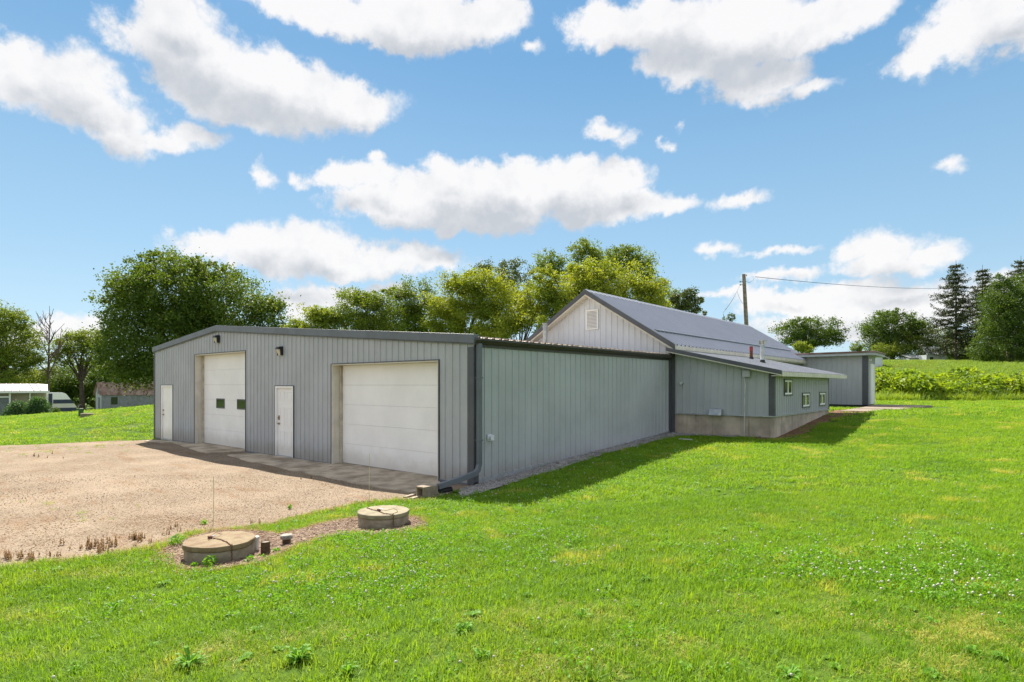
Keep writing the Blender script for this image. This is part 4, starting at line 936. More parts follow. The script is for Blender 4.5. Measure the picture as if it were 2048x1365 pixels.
def keep_lawn(x, y, soft=.1):
    k = np.ones(len(x), bool)
    for P in FOOT + SLABS: k &= ~inpoly(x, y, P)
    w1 = wob(x, y); w2 = wob(y + 5, x)
    k &= ~inpoly(x + .16 * w1, y + .16 * w2, GRAVEL); k &= ~inpoly(x + .09 * w1, y + .09 * w2, STRIP)
    k &= ~inpoly(x + .05 * w1, y + .05 * w2, MULCH); k &= ~(inpoly(x + .2 * w1, y + .2 * w2, DIRT) & (rng.random(len(x)) < .93))
    k &= ~((x > XL) & (x < 0) & (y > -1.8) & (y < 0))
    for (cx_, cy_, r_) in ((x1_, y1_, .42), (x2_, y2_, .4)): k &= np.hypot(x - cx_, y - cy_) > r_
    return k
def occl(x, y):
    """points hidden behind the buildings are not needed"""
    dx = x - CAM[0]; dy = y - CAM[1]; d = dx * FW[0] + dy * FW[1]; u = (dx * RT[0] + dy * RT[1]) / d * FPX + 1024
    return (d > 27) & (u > 330) & (u < 1735)
gA = [grass_clump('grass_tuft_%d' % i, 24, .085, .0062, .035, .10, M['grass']) for i in range(5)]
gB = [grass_clump('grass_patch_%d' % i, 38, .16, .011, .045, .095, M['grass']) for i in range(4)]
gC = [grass_clump('grass_sward_%d' % i, 38, .34, .024, .05, .11, M['grass']) for i in range(4)]
for (nm, d0, d1, dens, var, lab) in (('lawn_grass_near', 1.6, 9.5, 215, gA, 'short mown grass in the foreground'), ('lawn_grass_middle', 9.5, 20, 52, gB, 'short mown grass beside the building'), ('lawn_grass_far', 20, 48, 13, gC, 'short mown grass of the far lawn')):
    x, y = cands(d0, d1, dens); k = keep_lawn(x, y) & ~occl(x, y); x = x[k]; y = y[k]
    z = HH(x, y)
    s_ = rng.uniform(.7, 1.25, len(x)) * (1 + .25 * wob(x * .7, y * .7))
    o = scatter(nm, np.column_stack([x, y, z]), s_, var, lab, tilt=.12); o.name = 'lawn_grass'
# straw-coloured worn patches of the lawn
strw = [grass_clump('straw_tuft_%d' % i, 26, .10, .006, .02, .06, M['straw'], (.4, 1.6)) for i in range(3)]
pp = []
for px, py, sx, sy, n in ((1930, 1262, 60, 22, 420), (1860, 1340, 60, 14, 160), (1080, 1330, 90, 20, 260), (1010, 1240, 50, 10, 110), (1180, 1220, 70, 12, 120), (1700, 1240, 90, 14, 130), (60, 1235, 40, 12, 120), (450, 1300, 60, 14, 120), (650, 1275, 60, 12, 110), (1340, 1290, 80, 18, 160), (1500, 1210, 70, 12, 90), (1330, 1080, 70, 8, 110), (1350, 1095, 50, 6, 60), (200, 1150, 90, 6, 110), (1650, 1010, 90, 8, 70), (300, 1120, 50, 7, 110), (620, 1040, 40, 6, 70)):
    for _ in range(int(n * (.8 if py == 1262 else .55))): pp.append(G(random.gauss(px, sx), random.gauss(py, sy)))
pp = np.array(pp); pp = pp[keep_lawn(pp[:, 0], pp[:, 1])]
scatter('lawn_grass', np.column_stack([pp[:, 0], pp[:, 1], HH(pp[:, 0], pp[:, 1])]), rng.uniform(.5, 1.1, len(pp)), strw, 'straw-coloured worn grass in patches of the lawn', tilt=.15)
# ragged dry and green grass over the edges of gravel and mulch, sparse on the gravel itself
dryv = [grass_clump('dry_tuft_%d' % i, 16, .06, .004, .02, .06, M['drygrass'], (.5, 1.6)) for i in range(3)]
x, y = cands(5, 24, 24, xlim=(-.95, .0)); w = wob(x * .8 + 3, y * 1.6)
k = inpoly(x, y, GRAVEL) & (w > .02) & ~((x > XL) & (x < 0) & (y > -1.5)) & (rng.random(len(x)) < .45 + .5 * (y < -4.5)); x = x[k]; y = y[k]
scatter('dry_grass', np.column_stack([x, y, HH(x, y) + .012]), rng.uniform(.25, .8, len(x)), dryv, 'dried tufts of grass on the gravel')
def ringpts(P, n, spread):
    P = np.array(P); seg = np.roll(P, -1, 0) - P; L = np.linalg.norm(seg, axis=1); i = rng.choice(len(P), n, p=L / L.sum()); u = rng.random(n)[:, None]
    return (P[i] + seg[i] * u + rng.normal(size=(n, 2)) * spread)
q = ringpts(MULCH, 1500, .07); x, y = q[:, 0], q[:, 1]
scatter('dry_grass', np.column_stack([x, y, HH(x, y) + .01]), rng.uniform(.5, 1.1, len(x)), dryv, 'dried tufts of grass round the chip bed')
EDGE = GRAVEL[2:12]
seg = np.array(EDGE); i = rng.integers(0, len(seg) - 1, 900); u = rng.random(900)[:, None]; q = seg[i] * (1 - u) + seg[i + 1] * u + rng.normal(size=(900, 2)) * .09; x, y = q[:, 0], q[:, 1]
scatter('dry_grass', np.column_stack([x, y, HH(x, y) + .01]), rng.uniform(.5, 1.2, 900), dryv, 'dried tufts of grass along the drive edge')
# low rusty mats of dead growth on the gravel, thicker towards the near edge, and green ones at the far edge
rustv = [grass_clump('rust_mat_%d' % i, 22, .09, .006, .012, .035, M['dryweed'], (1.0, 2.2)) for i in range(3)]
pp = []; gg = []
for px, py, sx, sy, n in ((330, 1035, 45, 10, 130), (290, 1055, 40, 8, 90), (380, 1050, 40, 9, 110), (220, 1075, 60, 8, 60), (120, 1000, 50, 8, 50), (480, 1030, 50, 8, 60), (180, 930, 60, 5, 50), (90, 1085, 50, 7, 50), (560, 1000, 40, 8, 40), (700, 970, 40, 6, 50), (770, 988, 25, 6, 40), (40, 1060, 40, 7, 40), (260, 1020, 40, 6, 40)):
    for _ in range(n): pp.append(G(random.gauss(px, sx), random.gauss(py, sy)))
for px, py, sx, sy, n in ((30, 906, 45, 6, 140), (120, 900, 60, 5, 90), (220, 893, 50, 3, 50), (120, 1010, 50, 5, 25), (200, 1040, 40, 6, 25)):
    for _ in range(n): gg.append(G(random.gauss(px, sx), random.gauss(py, sy)))
for lst, var, lab, nm, lo, hi in ((pp, rustv, 'rust-brown mats of dead growth on the gravel', 'dead_growth', .9, 2.2), (gg, dryv + gA[:1], 'thin yellowed grass creeping into the far gravel edge', 'edge_grass', .5, 1.1)):
    a_ = np.array(lst); k = inpoly(a_[:, 0], a_[:, 1], GRAVEL) & ~((a_[:, 1] > -1.4) & (a_[:, 0] < 0)); a_ = a_[k]
    scatter(nm, np.column_stack([a_[:, 0], a_[:, 1], HH(a_[:, 0], a_[:, 1]) + .012]), rng.uniform(lo, hi, len(a_)), var, lab)
# standing reddish weeds at the drive edge
def stalk(name):
    V = []; F = []; T = []
    for s_ in range(3):
        bx_, by_ = random.uniform(-.03, .03), random.uniform(-.03, .03); hh = random.uniform(.06, .14)
        for k in range(14):
            z = hh * k / 14; broad_leaf(V, F, T, (bx_, by_, z), random.uniform(0, 6.28), .03 * (1.2 - k / 14), .012, 1.5, random.random(), 2)
    return tri_mesh(name, V, F, M['dryweed'], T)
st_ = [stalk('weed_stalk_%d' % i) for i in range(4)]
pp = []
for px, py, n, sx, sy in ((60, 1118, 26, 60, 9), (200, 1095, 30, 70, 10), (270, 1080, 10, 20, 6), (340, 1060, 8, 60, 12), (90, 915, 8, 60, 6), (580, 1015, 2, 5, 3), (640, 960, 3, 60, 5), (280, 1080, 6, 8, 3), (190, 1105, 8, 20, 8), (520, 1050, 3, 20, 8)):
    for _ in range(n):
        a = G(px + random.gauss(0, sx / 2), py + random.gauss(0, sy / 2)); pp.append(a + [0, 0, .01])
pp = np.array(pp); scatter('standing_weeds', pp, rng.uniform(.3, .95, len(pp)), st_, 'reddish dried weeds standing at the edge of the drive')
# pebbles
def pebble(name, s_, mat):
    V = rng.normal(size=(8, 3)); V /= np.linalg.norm(V, axis=1)[:, None]; V = np.array([(-1, -1, -1), (1, -1, -1), (1, 1, -1), (-1, 1, -1), (-1, -1, 1), (1, -1, 1), (1, 1, 1), (-1, 1, 1)]) * rng.uniform(.45, 1, (8, 3)) * [s_, s_, s_ * .6]
    return arr_mesh(name, V, np.array([(0, 3, 2, 1), (4, 5, 6, 7), (0, 1, 5, 4), (1, 2, 6, 5), (2, 3, 7, 6), (3, 0, 4, 7)]), mat)
pebm = material('pebble', (.29, .225, .17), .9, var=.2, vscale=2, coords='World'); pebg = material('grey_pebble', (.40, .38, .37), .9, var=.25, vscale=6, coords='World')
chipm = material('wood_chip', (.29, .20, .145), .9, col2=(.13, .075, .05), vscale=9, coords='World')
x, y = cands(5, 14, 130, xlim=(-.95, .0)); k = inpoly(x + .16 * wob(x, y), y + .16 * wob(y + 5, x), GRAVEL) & ~((y > -1.7) & (x < 0)); x = x[k]; y = y[k]
scatter('gravel', np.column_stack([x, y, HH(x, y) + .014]), rng.uniform(.3, 1.0, len(x)), [pebble('pebble_%d' % i, .010, pebm) for i in range(4)], 'loose limestone pebbles of the drive')
n = 9000; x = rng.uniform(0.02, 2.2, n); y = rng.uniform(-1.2, 9.35, n); k = inpoly(x + .09 * wob(x, y), y + .09 * wob(y + 5, x), STRIP); x = x[k]; y = y[k]
scatter('gravel', np.column_stack([x, y, HH(x, y) + .02]), rng.uniform(.4, 1.3, len(x)), [pebble('grey_pebble_%d' % i, .014, pebg) for i in range(3)], 'loose grey gravel along the side wall')
P = np.array(MULCH); n = 9000; x = rng.uniform(P[:, 0].min(), P[:, 0].max(), n); y = rng.uniform(P[:, 1].min(), P[:, 1].max(), n); k = inpoly(x, y, MULCH) & (np.hypot(x - x1_, y - y1_) > .4) & (np.hypot(x - x2_, y - y2_) > .38); x = x[k]; y = y[k]
scatter('wood_chips', np.column_stack([x, y, HH(x, y) + .022]), rng.uniform(.5, 1.5, len(x)), [arr_mesh('chip_%d' % i, np.array([(-1, -.3, 0), (1, -.25, 0), (1.1, .3, .1), (-.9, .25, 0), (-1, -.3, .2), (1, -.25, .25), (1.1, .3, .3), (-.9, .25, .2)]) * [.016, .016, .012], np.array([(0, 3, 2, 1), (4, 5, 6, 7), (0, 1, 5, 4), (1, 2, 6, 5), (2, 3, 7, 6), (3, 0, 4, 7)]), chipm) for i in range(2)], 'wood chips round the risers', tilt=.3)
# clover flowers and small weeds in the lawn
def clover(name):
    V = []; F = []
    n, m = 7, 4; r = .0115
    for j in range(m + 1):
        p = math.pi * j / m
        for k in range(n): t_ = 2 * math.pi * k / n; V.append((r * math.sin(p) * math.cos(t_), r * math.sin(p) * math.sin(t_), .075 + r * math.cos(p)))
    for j in range(m):
        for k in range(n): F.append((j * n + k, j * n + (k + 1) % n, (j + 1) * n + (k + 1) % n, (j + 1) * n + k))
    return arr_mesh(name, V, F, M['petal'], smooth_=True)
pp = []
for px, py, sx, sy, n in ((700, 1150, 130, 40, 230), (860, 1090, 120, 30, 110), (740, 1080, 70, 20, 60), (1050, 1085, 130, 30, 110), (1560, 1115, 120, 25, 80), (1700, 1130, 120, 35, 90), (1870, 1135, 90, 40, 90), (1960, 1170, 90, 30, 60), (1100, 960, 120, 25, 150), (1200, 930, 120, 25, 110), (1000, 1000, 90, 15, 80), (1350, 900, 60, 12, 50), (500, 1180, 200, 40, 60), (1000, 1200, 400, 100, 40), (1850, 950, 200, 60, 90)):
    for _ in range(n):
        qx, qy = random.gauss(px, sx), random.gauss(py, sy)
        if qy < 830: continue
        pp.append(G(qx, qy))
pp = np.array(pp); k = keep_lawn(pp[:, 0], pp[:, 1]); pp = pp[k]
scatter('clover_flowers', pp, rng.uniform(.5, 1.0, len(pp)), [clover('clover_head')], 'white clover flowers dotted over the lawn')
cl = [leafcloud('clover_leaf_%d' % i, 45, .11, .10, .022, M['weed'], -.01) for i in range(3)]
j = rng.normal(size=(len(pp), 2)) * .12; cx_, cy_ = pp[:, 0] + j[:, 0], pp[:, 1] + j[:, 1]; k = keep_lawn(cx_, cy_)
scatter('clover_leaves', np.column_stack([cx_, cy_, HH(cx_, cy_)])[k], rng.uniform(.7, 1.3, k.sum()), cl, 'low clover leaves in the lawn')
ros = [rosette('small_rosette_%d' % i, 9, .085, .03, M['weed'], (.3, 1.1)) for i in range(4)]
x, y = cands(2.5, 14, 3.0); k = keep_lawn(x, y); x = x[k]; y = y[k]
scatter('lawn_weeds', np.column_stack([x, y, HH(x, y) + .005]), rng.uniform(.3, 1.15, len(x)) ** 1.3, ros, 'small broad-leaved weeds in the lawn')
# the bigger weeds one can point to
WEEDS = [(598, 1322, 22, .21, 'largest leafy weed, low in the grass left of centre'), (379, 1332, 18, .18, 'leafy weed clump near the bottom edge left of the largest weed'), (695, 1345, 12, .16, 'loose broad-leaved weed just right of the largest weed'), (228, 1222, 12, .15, 'low dark weed below the drive edge, left of the stained riser'),
         (928, 1266, 18, .17, 'upright bright weed alone in the grass below the clean riser'), (150, 1345, 10, .15, 'low broad weed at the bottom left'), (965, 1318, 12, .16, 'flat spreading weed below the upright bright weed'), (960, 1108, 9, .13, 'small dark weed amid the clover right of the clean riser'),
         (1165, 1236, 9, .13, 'small weed in the yellowed patch at the bottom centre'), (1580, 1352, 12, .16, 'weed at the bottom edge of the lawn right of centre'), (1290, 1162, 9, .12, 'small leafy weed in the middle of the right lawn'), (1945, 1310, 10, .15, 'low weed near the bottom right corner')]
for px, py, n, L, lab in WEEDS:
    g_ = G(px, py); me = rosette('broadleaf_weed', int(n * 1.5), L * random.uniform(.45, .8), random.uniform(.016, .03), M['weed'], (.5, 2.2)); o = link('broadleaf_weed', me, None, g_ + [0, 0, .0], label=lab, cat='weed', group='broad-leaved weeds in the lawn')
def leafy(px, py, r, hh, lab, n=90, mat='weed', s=.03):
    g_ = G(px, py); me = leafcloud('small_weed', n, r, hh, s, M[mat]); link('small_weed', me, None, g_, label=lab, cat='weed')
leafy(420, 1134, .08, .13, 'bright leafy weed against the front of the stained riser', 130)
leafy(390, 1136, .04, .07, 'tiny weed at the lower left foot of the stained riser', 40)
leafy(352, 1092, .09, .16, 'leafy weed with yellow base left of the stained riser', 150)
leafy(500, 1124, .06, .08, 'low weed between the stained riser and the brown pipe', 60)
leafy(552, 1106, .05, .07, 'small weed right of the brown pipe stub', 50)
leafy(580, 1020, .035, .10, 'lone dark weed standing in the gravel', 60)
leafy(408, 1052, .06, .09, 'green weed at the foot of the left marker rod', 60)

# far field, brush strip
fv = [grass_clump('field_tuft_%d' % i, 26, .45, .035, .15, .42, M['grassfar']) for i in range(4)]
x, y = cands(44, 100, 3.2, xlim=(.52, .95)); z = hgt(x, y)
scatter('field_grass', np.column_stack([x, y, z]), rng.uniform(.7, 1.2, len(x)), fv, 'rough grass of the rising field beyond the brush', tilt=.1)
bv = [leafcloud('brush_%d' % i, 260, .8, 1.5, .23, M['brush'], -.1) for i in range(4)]
pp = []
for _ in range(620):
    px = random.uniform(1745, 2230); d = random.uniform(38, 49) - (px - 1745) * .0015
    p = atz(px, d, 0); p[2] = h1(p[0], p[1]); pp.append(p)
pp = np.array(pp); sc_ = rng.uniform(.5, 1.0, len(pp)) * (1.05 + .7 * wob(pp[:, 0] * .5, pp[:, 1] * .4))
scatter('roadside_brush', pp, np.clip(sc_, .35, 1.5), bv, 'tangled leafy brush along the far edge of the lawn', tilt=.2)
bl = [grass_clump('tall_grass_%d' % i, 30, .35, .03, .3, .7, M['brush']) for i in range(3)]
pp = []
for _ in range(500):
    px = random.uniform(1740, 2230); d = random.uniform(36.4, 39); p = atz(px, d, 0); p[2] = h1(p[0], p[1]); pp.append(p)
scatter('tall_grass', np.array(pp), rng.uniform(.6, 1.2, len(pp)), bl, 'tall unmown grass in front of the brush', tilt=.15)

# ---------------------------------------------------------------- trees
def tree(name, label, D, blobs, n, mat, base_px=None, leaf=.24, bark='bark', cat='tree', group=None, trunk_r=.28, limbs=12, cl_r=.16, spiky=.12, dense=1.0, basez=None):
    """crown as ellipsoids at distance D (their apparent extent gives real size); leaves in clumps round branch ends"""
    if base_px is None: base_px = sum(b_[0] * b_[2] for b_ in blobs) / sum(b_[2] for b_ in blobs)
    bp = atz(base_px, D, 0); bp[2] = h1(bp[0], bp[1]) if basez is None else basez
    t = root(name, bp, label, cat, group)
    n = int(n * 1.7); leaf *= .74
    k = D / FPX; vol = np.array([b_[2] * b_[3] for b_ in blobs], float); vol /= vol.sum()
    pts = []; clus = []
    for bl_, fr in zip(blobs, vol):
        c = at(bl_[0], bl_[1], D + random.uniform(-.3, .3) * bl_[2] * k); rx, rz = bl_[2] * k, bl_[3] * k; ry = rx * .85
        nc = max(8, int(62 * dense * math.sqrt(fr * len(blobs)) ))
        m = int(n * fr / nc)
        for _ in range(nc):
            v = rng.normal(size=3); v /= np.linalg.norm(v); r = random.uniform(.35, 1.0) ** .6
            if random.random() < spiky: r = random.uniform(1.0, 1.18)
            if v[2] < -.5: r *= .85
            cc = c + RT * v[0] * rx * r + FW * v[1] * ry * r + np.array([0, 0, v[2] * rz * r]); clus.append((cc, r))
            cr_ = cl_r * min(rx, rz) * random.uniform(.7, 1.5)
            q = rng.normal(size=(m, 3)) * cr_ * [1, 1, .72]; pts.append(cc + q)
    P = np.concatenate(pts) - bp; P = P[P[:, 2] > .1]
    V, F = leafquads(P, leaf)
    tint = np.clip(rng.random(len(P)) * .6 + .4 * (.5 + .5 * np.sin(P[:, 0] * 1.3 + P[:, 2] * 1.1)), 0, 1)
    link('crown', arr_mesh('crown', V, F, M[mat], np.repeat(tint, 4)), t)
    b = B(); top = max(bl_[1] for bl_ in blobs); cz = np.mean([c[0][2] for c in clus])
    fork = bp + [random.uniform(-.3, .3), random.uniform(-.3, .3), max(1.2, (cz - bp[2]) * .45)]
    b.tube([bp - [0, 0, .2], bp + (fork - bp) * .5 + [random.uniform(-.1, .1), 0, 0], fork], [trunk_r * 1.25, trunk_r, trunk_r * .75], 9)
    for cc, r in random.sample(clus, min(limbs, len(clus))):
        mid_ = fork * .5 + cc * .5 + np.array([random.uniform(-.4, .4), random.uniform(-.4, .4), random.uniform(.1, .6)]) * .7
        b.tube([fork - [0, 0, .1], (fork + mid_) / 2 + [0, 0, .1], mid_, cc], [trunk_r * .45, trunk_r * .34, trunk_r * .2, trunk_r * .05], 6)
    b.build('trunk', M[bark], t, smooth=True)
    return t
BACK = 'trees behind the metal building'
tree('maple_tree', 'largest dark green tree behind the left end of the metal building', 50, [(330, 590, 95, 75), (275, 620, 70, 75), (300, 700, 95, 90), (410, 600, 80, 75), (470, 640, 85, 85), (530, 650, 45, 60), (380, 700, 110, 80), (250, 715, 48, 48), (320, 540, 55, 35), (250, 580, 35, 25), (415, 545, 35, 25), (310, 515, 22, 14), (225, 600, 22, 16), (215, 660, 18, 20), (385, 525, 14, 14), (545, 610, 22, 20)], 64000, 'leaf_maple', 370, .25, trunk_r=.5, limbs=26, cl_r=.13, spiky=.2, dense=1.5, group=BACK)
tree('boxelder_tree', 'small yellow-green tree just right of the largest dark tree', 46, [(625, 650, 38, 32), (650, 635, 25, 20), (600, 665, 30, 20)], 7000, 'leaf_yel', 620, .2, trunk_r=.15, group=BACK)
tree('boxelder_tree', 'rounded yellow-green tree rising behind the middle of the front roof', 47, [(715, 625, 50, 42), (760, 640, 50, 45), (740, 600, 35, 22), (700, 660, 50, 30)], 15000, 'leaf_mid', 735, .2, trunk_r=.2, group=BACK)
tree('boxelder_tree', 'green tree between the two rounded yellow-green ones behind the roof', 50, [(830, 600, 42, 38), (860, 640, 55, 45), (800, 650, 50, 40), (790, 590, 20, 15)], 14000, 'leaf_mid', 830, .2, trunk_r=.2, group=BACK)
tree('boxelder_tree', 'wide yellow-green tree behind the right part of the front roof', 47, [(920, 600, 60, 50), (980, 590, 50, 50), (890, 640, 50, 40), (960, 650, 70, 40), (930, 570, 35, 22)], 24000, 'leaf_yel', 930, .2, trunk_r=.22, limbs=16, group=BACK)
tree('cherry_tree', 'dark green thin-topped tree left of the brightest yellow-green tree', 55, [(990, 555, 45, 28), (1030, 570, 35, 45), (960, 545, 25, 12), (1015, 620, 35, 50)], 9000, 'leaf_grey', 1010, .22, spiky=.3, cl_r=.13, group=BACK)
tree('boxelder_tree', 'airy pale yellow-green tree just left of the gable peak', 44, [(1040, 630, 38, 40), (1070, 600, 30, 45), (1000, 660, 45, 25)], 6500, 'leaf_yel', 1045, .2, trunk_r=.15, limbs=18, cl_r=.2, group=BACK)
tree('boxelder_tree', 'largest and brightest yellow-green tree behind the gable', 42, [(1150, 590, 85, 55), (1220, 580, 85, 50), (1110, 630, 60, 50), (1280, 600, 55, 45), (1190, 550, 60, 30), (1090, 560, 30, 25), (1310, 625, 30, 30), (1180, 640, 100, 50)], 42000, 'leaf_yel', 1190, .19, trunk_r=.35, limbs=20, cl_r=.15, group=BACK)
tree('cherry_tree', 'tall dark-topped tree rising behind the brightest tree', 58, [(1100, 530, 30, 28), (1170, 510, 32, 24), (1165, 495, 12, 20), (1230, 525, 50, 26), (1275, 535, 32, 34), (1245, 505, 20, 14), (1200, 530, 60, 25), (1295, 570, 22, 35), (1125, 540, 30, 20), (1330, 600, 22, 30)], 17000, 'leaf_mid', 1200, .22, spiky=.35, cl_r=.16, limbs=20, group=BACK)
tree('cedar_tree', 'small dark pointed tree at the right end of the gable roof line', 50, [(1380, 590, 15, 14), (1365, 605, 20, 16), (1395, 602, 14, 7), (1375, 622, 24, 18), (1350, 600, 10, 14)], 3600, 'leaf_grey', 1375, .2, trunk_r=.12, spiky=.3, group=BACK)
tree('cedar_tree', 'tiny tree top just above the roof ridge left of the utility pole', 55, [(1462, 636, 8, 9), (1448, 640, 5, 5)], 260, 'leaf_grey', 1462, .18, trunk_r=.06, limbs=3, group=BACK)
tree('cedar_tree', 'tiniest tree top above the roof ridge near the cedar', 55, [(1409, 627, 5, 5)], 120, 'leaf_grey', 1409, .18, trunk_r=.05, limbs=2, group=BACK)
LEFTG = 'trees behind the neighbouring house'
tree('ash_tree', 'tall green tree at the left edge behind the neighbouring house', 78, [(20, 680, 48, 65), (60, 700, 26, 50), (0, 640, 35, 35), (-50, 680, 60, 70), (20, 750, 60, 40), (40, 645, 22, 20)], 22000, 'leaf_mid', 5, .3, trunk_r=.4, limbs=22, group=LEFTG)
tree('oak_tree', 'open branching tree between the bare tree and the largest dark tree', 84, [(150, 690, 38, 24), (180, 680, 30, 22), (130, 715, 24, 20), (190, 720, 25, 30), (205, 690, 20, 25)], 8500, 'leaf_mid', 165, .3, trunk_r=.3, limbs=22, cl_r=.2, group=LEFTG)
tree('thicket', 'dark green thicket between the trailer and the grey shed', 88, [(150, 765, 38, 32), (185, 770, 35, 30), (120, 780, 25, 28), (210, 755, 30, 30), (170, 800, 50, 22)], 15000, 'leaf_dark', 165, .3, cat='thicket', trunk_r=.12)
tree('thicket', 'brownish low thicket behind the neighbouring house roof', 90, [(60, 765, 50, 25), (105, 760, 30, 25), (10, 770, 40, 25), (90, 790, 30, 25)], 9000, 'leaf_grey', 60, .3, cat='thicket', trunk_r=.12)
tree('thicket', 'deep green undergrowth beneath the largest dark tree beside the shed', 86, [(240, 790, 40, 28), (285, 790, 40, 30), (340, 790, 50, 35), (300, 770, 50, 25)], 11000, 'leaf_dark', 290, .27, cat='thicket', trunk_r=.12)
def bare(px, D, top, label, n=18, spread=34, r0=.22):
    bp = atz(px, D, 0); bp[2] = h1(bp[0], bp[1]); k = D / FPX; tp = at(px + 2, top, D); b = B()
    L = tp - bp; seg = [bp - [0, 0, .2]] + [bp + L * u + RT * random.uniform(-.15, .15) for u in (.3, .55, .8)] + [tp]
    b.tube(seg, [r0, r0 * .7, r0 * .45, r0 * .25, .02], 7)
    for i in range(n):
        u = random.uniform(.35, .92); p = bp + L * u; sg = random.choice((-1, 1)); ln2 = (1.1 - u) * spread * k * random.uniform(1, 2.6)
        q1 = p + RT * sg * ln2 * .45 + FW * random.uniform(-.5, .5) * ln2 + [0, 0, ln2 * .5]; q2 = p + RT * sg * ln2 * .8 + FW * random.uniform(-.6, .6) * ln2 + [0, 0, ln2 * 1.3]
        b.tube([p, q1, q2], [.10 * (1.3 - u), .07 * (1.3 - u), .022], 5)
        for _ in range(3): b.tube([q1, q1 + RT * random.uniform(-.6, .6) * ln2 * .5 + [0, 0, ln2 * random.uniform(.3, .7)]], [.035, .014], 4)
    return b.build('bare_tree', M['deadbark'], smooth=True, label=label, cat='tree')
bare(97, 80, 612, 'bare leafless tree rising behind the neighbouring house', 20)
bare(1445, 56, 628, 'bare twiggy treetop above the ridge left of the pole', 8, 12, .08)
RG = 'trees beyond the field on the right'
tree('walnut_tree', 'open round tree directly behind the far entry roof', 95, [(1580, 665, 32, 22), (1640, 660, 40, 24), (1615, 680, 50, 22), (1665, 678, 22, 18), (1600, 645, 22, 10)], 9500, 'leaf_dark', 1615, .32, trunk_r=.35, limbs=24, cl_r=.2, group=RG)
tree('bush', 'small bright bush in front of the open round tree', 75, [(1600, 695, 15, 12), (1612, 700, 16, 9)], 1500, 'leaf_yel', 1605, .22, cat='bush', trunk_r=.06, group=RG)
tree('bush', 'tiny rounded tree top above the entry roof', 85, [(1713, 695, 12, 11)], 900, 'leaf_mid', 1713, .22, cat='bush', trunk_r=.06, group=RG)
tree('maple_tree', 'rounded dark green tree left of the corrugated shed', 105, [(1790, 655, 50, 32), (1755, 670, 35, 35), (1825, 665, 35, 30), (1785, 690, 55, 25), (1785, 635, 35, 16)], 17000, 'leaf_dark', 1785, .33, trunk_r=.4, limbs=16, group=RG)
tree('bush', 'wide bright green bush below the rounded dark tree', 101, [(1765, 702, 25, 14), (1795, 700, 28, 18), (1825, 710, 25, 13), (1745, 710, 18, 10)], 6500, 'leaf_mid', 1790, .24, cat='bush', trunk_r=.06, group=RG)
tree('lilac_tree', 'mid green rounded tree just left of the tallest spruce', 104, [(1850, 675, 32, 26), (1885, 680, 32, 28), (1860, 700, 38, 22), (1905, 700, 30, 25)], 10000, 'leaf_mid', 1870, .28, trunk_r=.2, group=RG)
tree('maple_tree', 'sunlit green tree at the right edge in front of the spruces', 82, [(2025, 600, 50, 45), (2000, 640, 36, 45), (2045, 640, 60, 60), (1968, 700, 34, 28), (2010, 700, 60, 35), (2005, 590, 30, 30), (2080, 580, 50, 40), (2090, 680, 60, 60), (2000, 565, 18, 14)], 30000, 'leaf_dark', 2020, .27, trunk_r=.4, limbs=18, group=RG)
tree('thicket', 'dark undergrowth below the spruces on the right', 98, [(1930, 705, 40, 25), (1980, 712, 50, 20), (2060, 712, 60, 22), (1915, 685, 22, 25)], 13000, 'leaf_dark', 1980, .26, cat='thicket', trunk_r=.08)
def conifer(px, D, top, basepy, halfw, label, n=26, sparse=1.0):
    bp = atz(px, D, 0); bp[2] = h1(bp[0], bp[1]); tp = at(px, top, D); H = tp[2] - bp[2]; k = D / FPX
    t = root('spruce_tree', bp, label, 'tree', 'tall spruces on the right')
    b = B().tube([bp - [0, 0, .2], bp + [0, 0, H * .5], tp], [.22, .13, .02], 8); pts = []
    for i in range(n):
        u = .12 + .86 * i / n; L = (1 - u) ** .75 * halfw * k * 1.6 * random.uniform(.8, 1.15); nb = 9
        for j_ in range(nb):
            if random.random() < .2 * sparse: continue
            a = random.uniform(0, 6.283); L2 = L * random.uniform(.45, 1.25) + .3; p = bp + [0, 0, H * u]
            d = np.array([math.cos(a), math.sin(a), 0]); e = p + d * L2 + [0, 0, L2 * random.uniform(-.25, .3)]; m = p + d * L2 * .55 + [0, 0, -L2 * .18]
            b.tube([p, m, e], [.05, .035, .012], 4)
            m2 = int(52 * L2 / 1.2) + 12
            for s_ in range(m2):
                v = random.uniform(.12, 1.03) ; c = (p * (1 - v) ** 2 + 2 * m * v * (1 - v) + e * v * v); pts.append(c + rng.normal(size=3) * [.16, .16, .13] - [0, 0, .08])
    P = np.array(pts) - bp; V, F = leafquads(P, .20)
    link('crown', arr_mesh('crown', V, F, M['needle'], np.repeat(rng.random(len(P)), 4)), t); b.build('trunk', M['bark'], t)
conifer(1912, 92, 520, 725, 42, 'tallest open-branched spruce standing left of the other spruces', 22)
conifer(1965, 95, 530, 725, 32, 'second spruce, between the tallest one and the sunlit tree', 22, .6)
conifer(2042, 100, 512, 725, 45, 'spruce cut by the right edge behind the sunlit tree', 24, .6)
conifer(1998, 102, 555, 725, 34, 'shorter spruce hidden behind the sunlit tree', 20, .6)
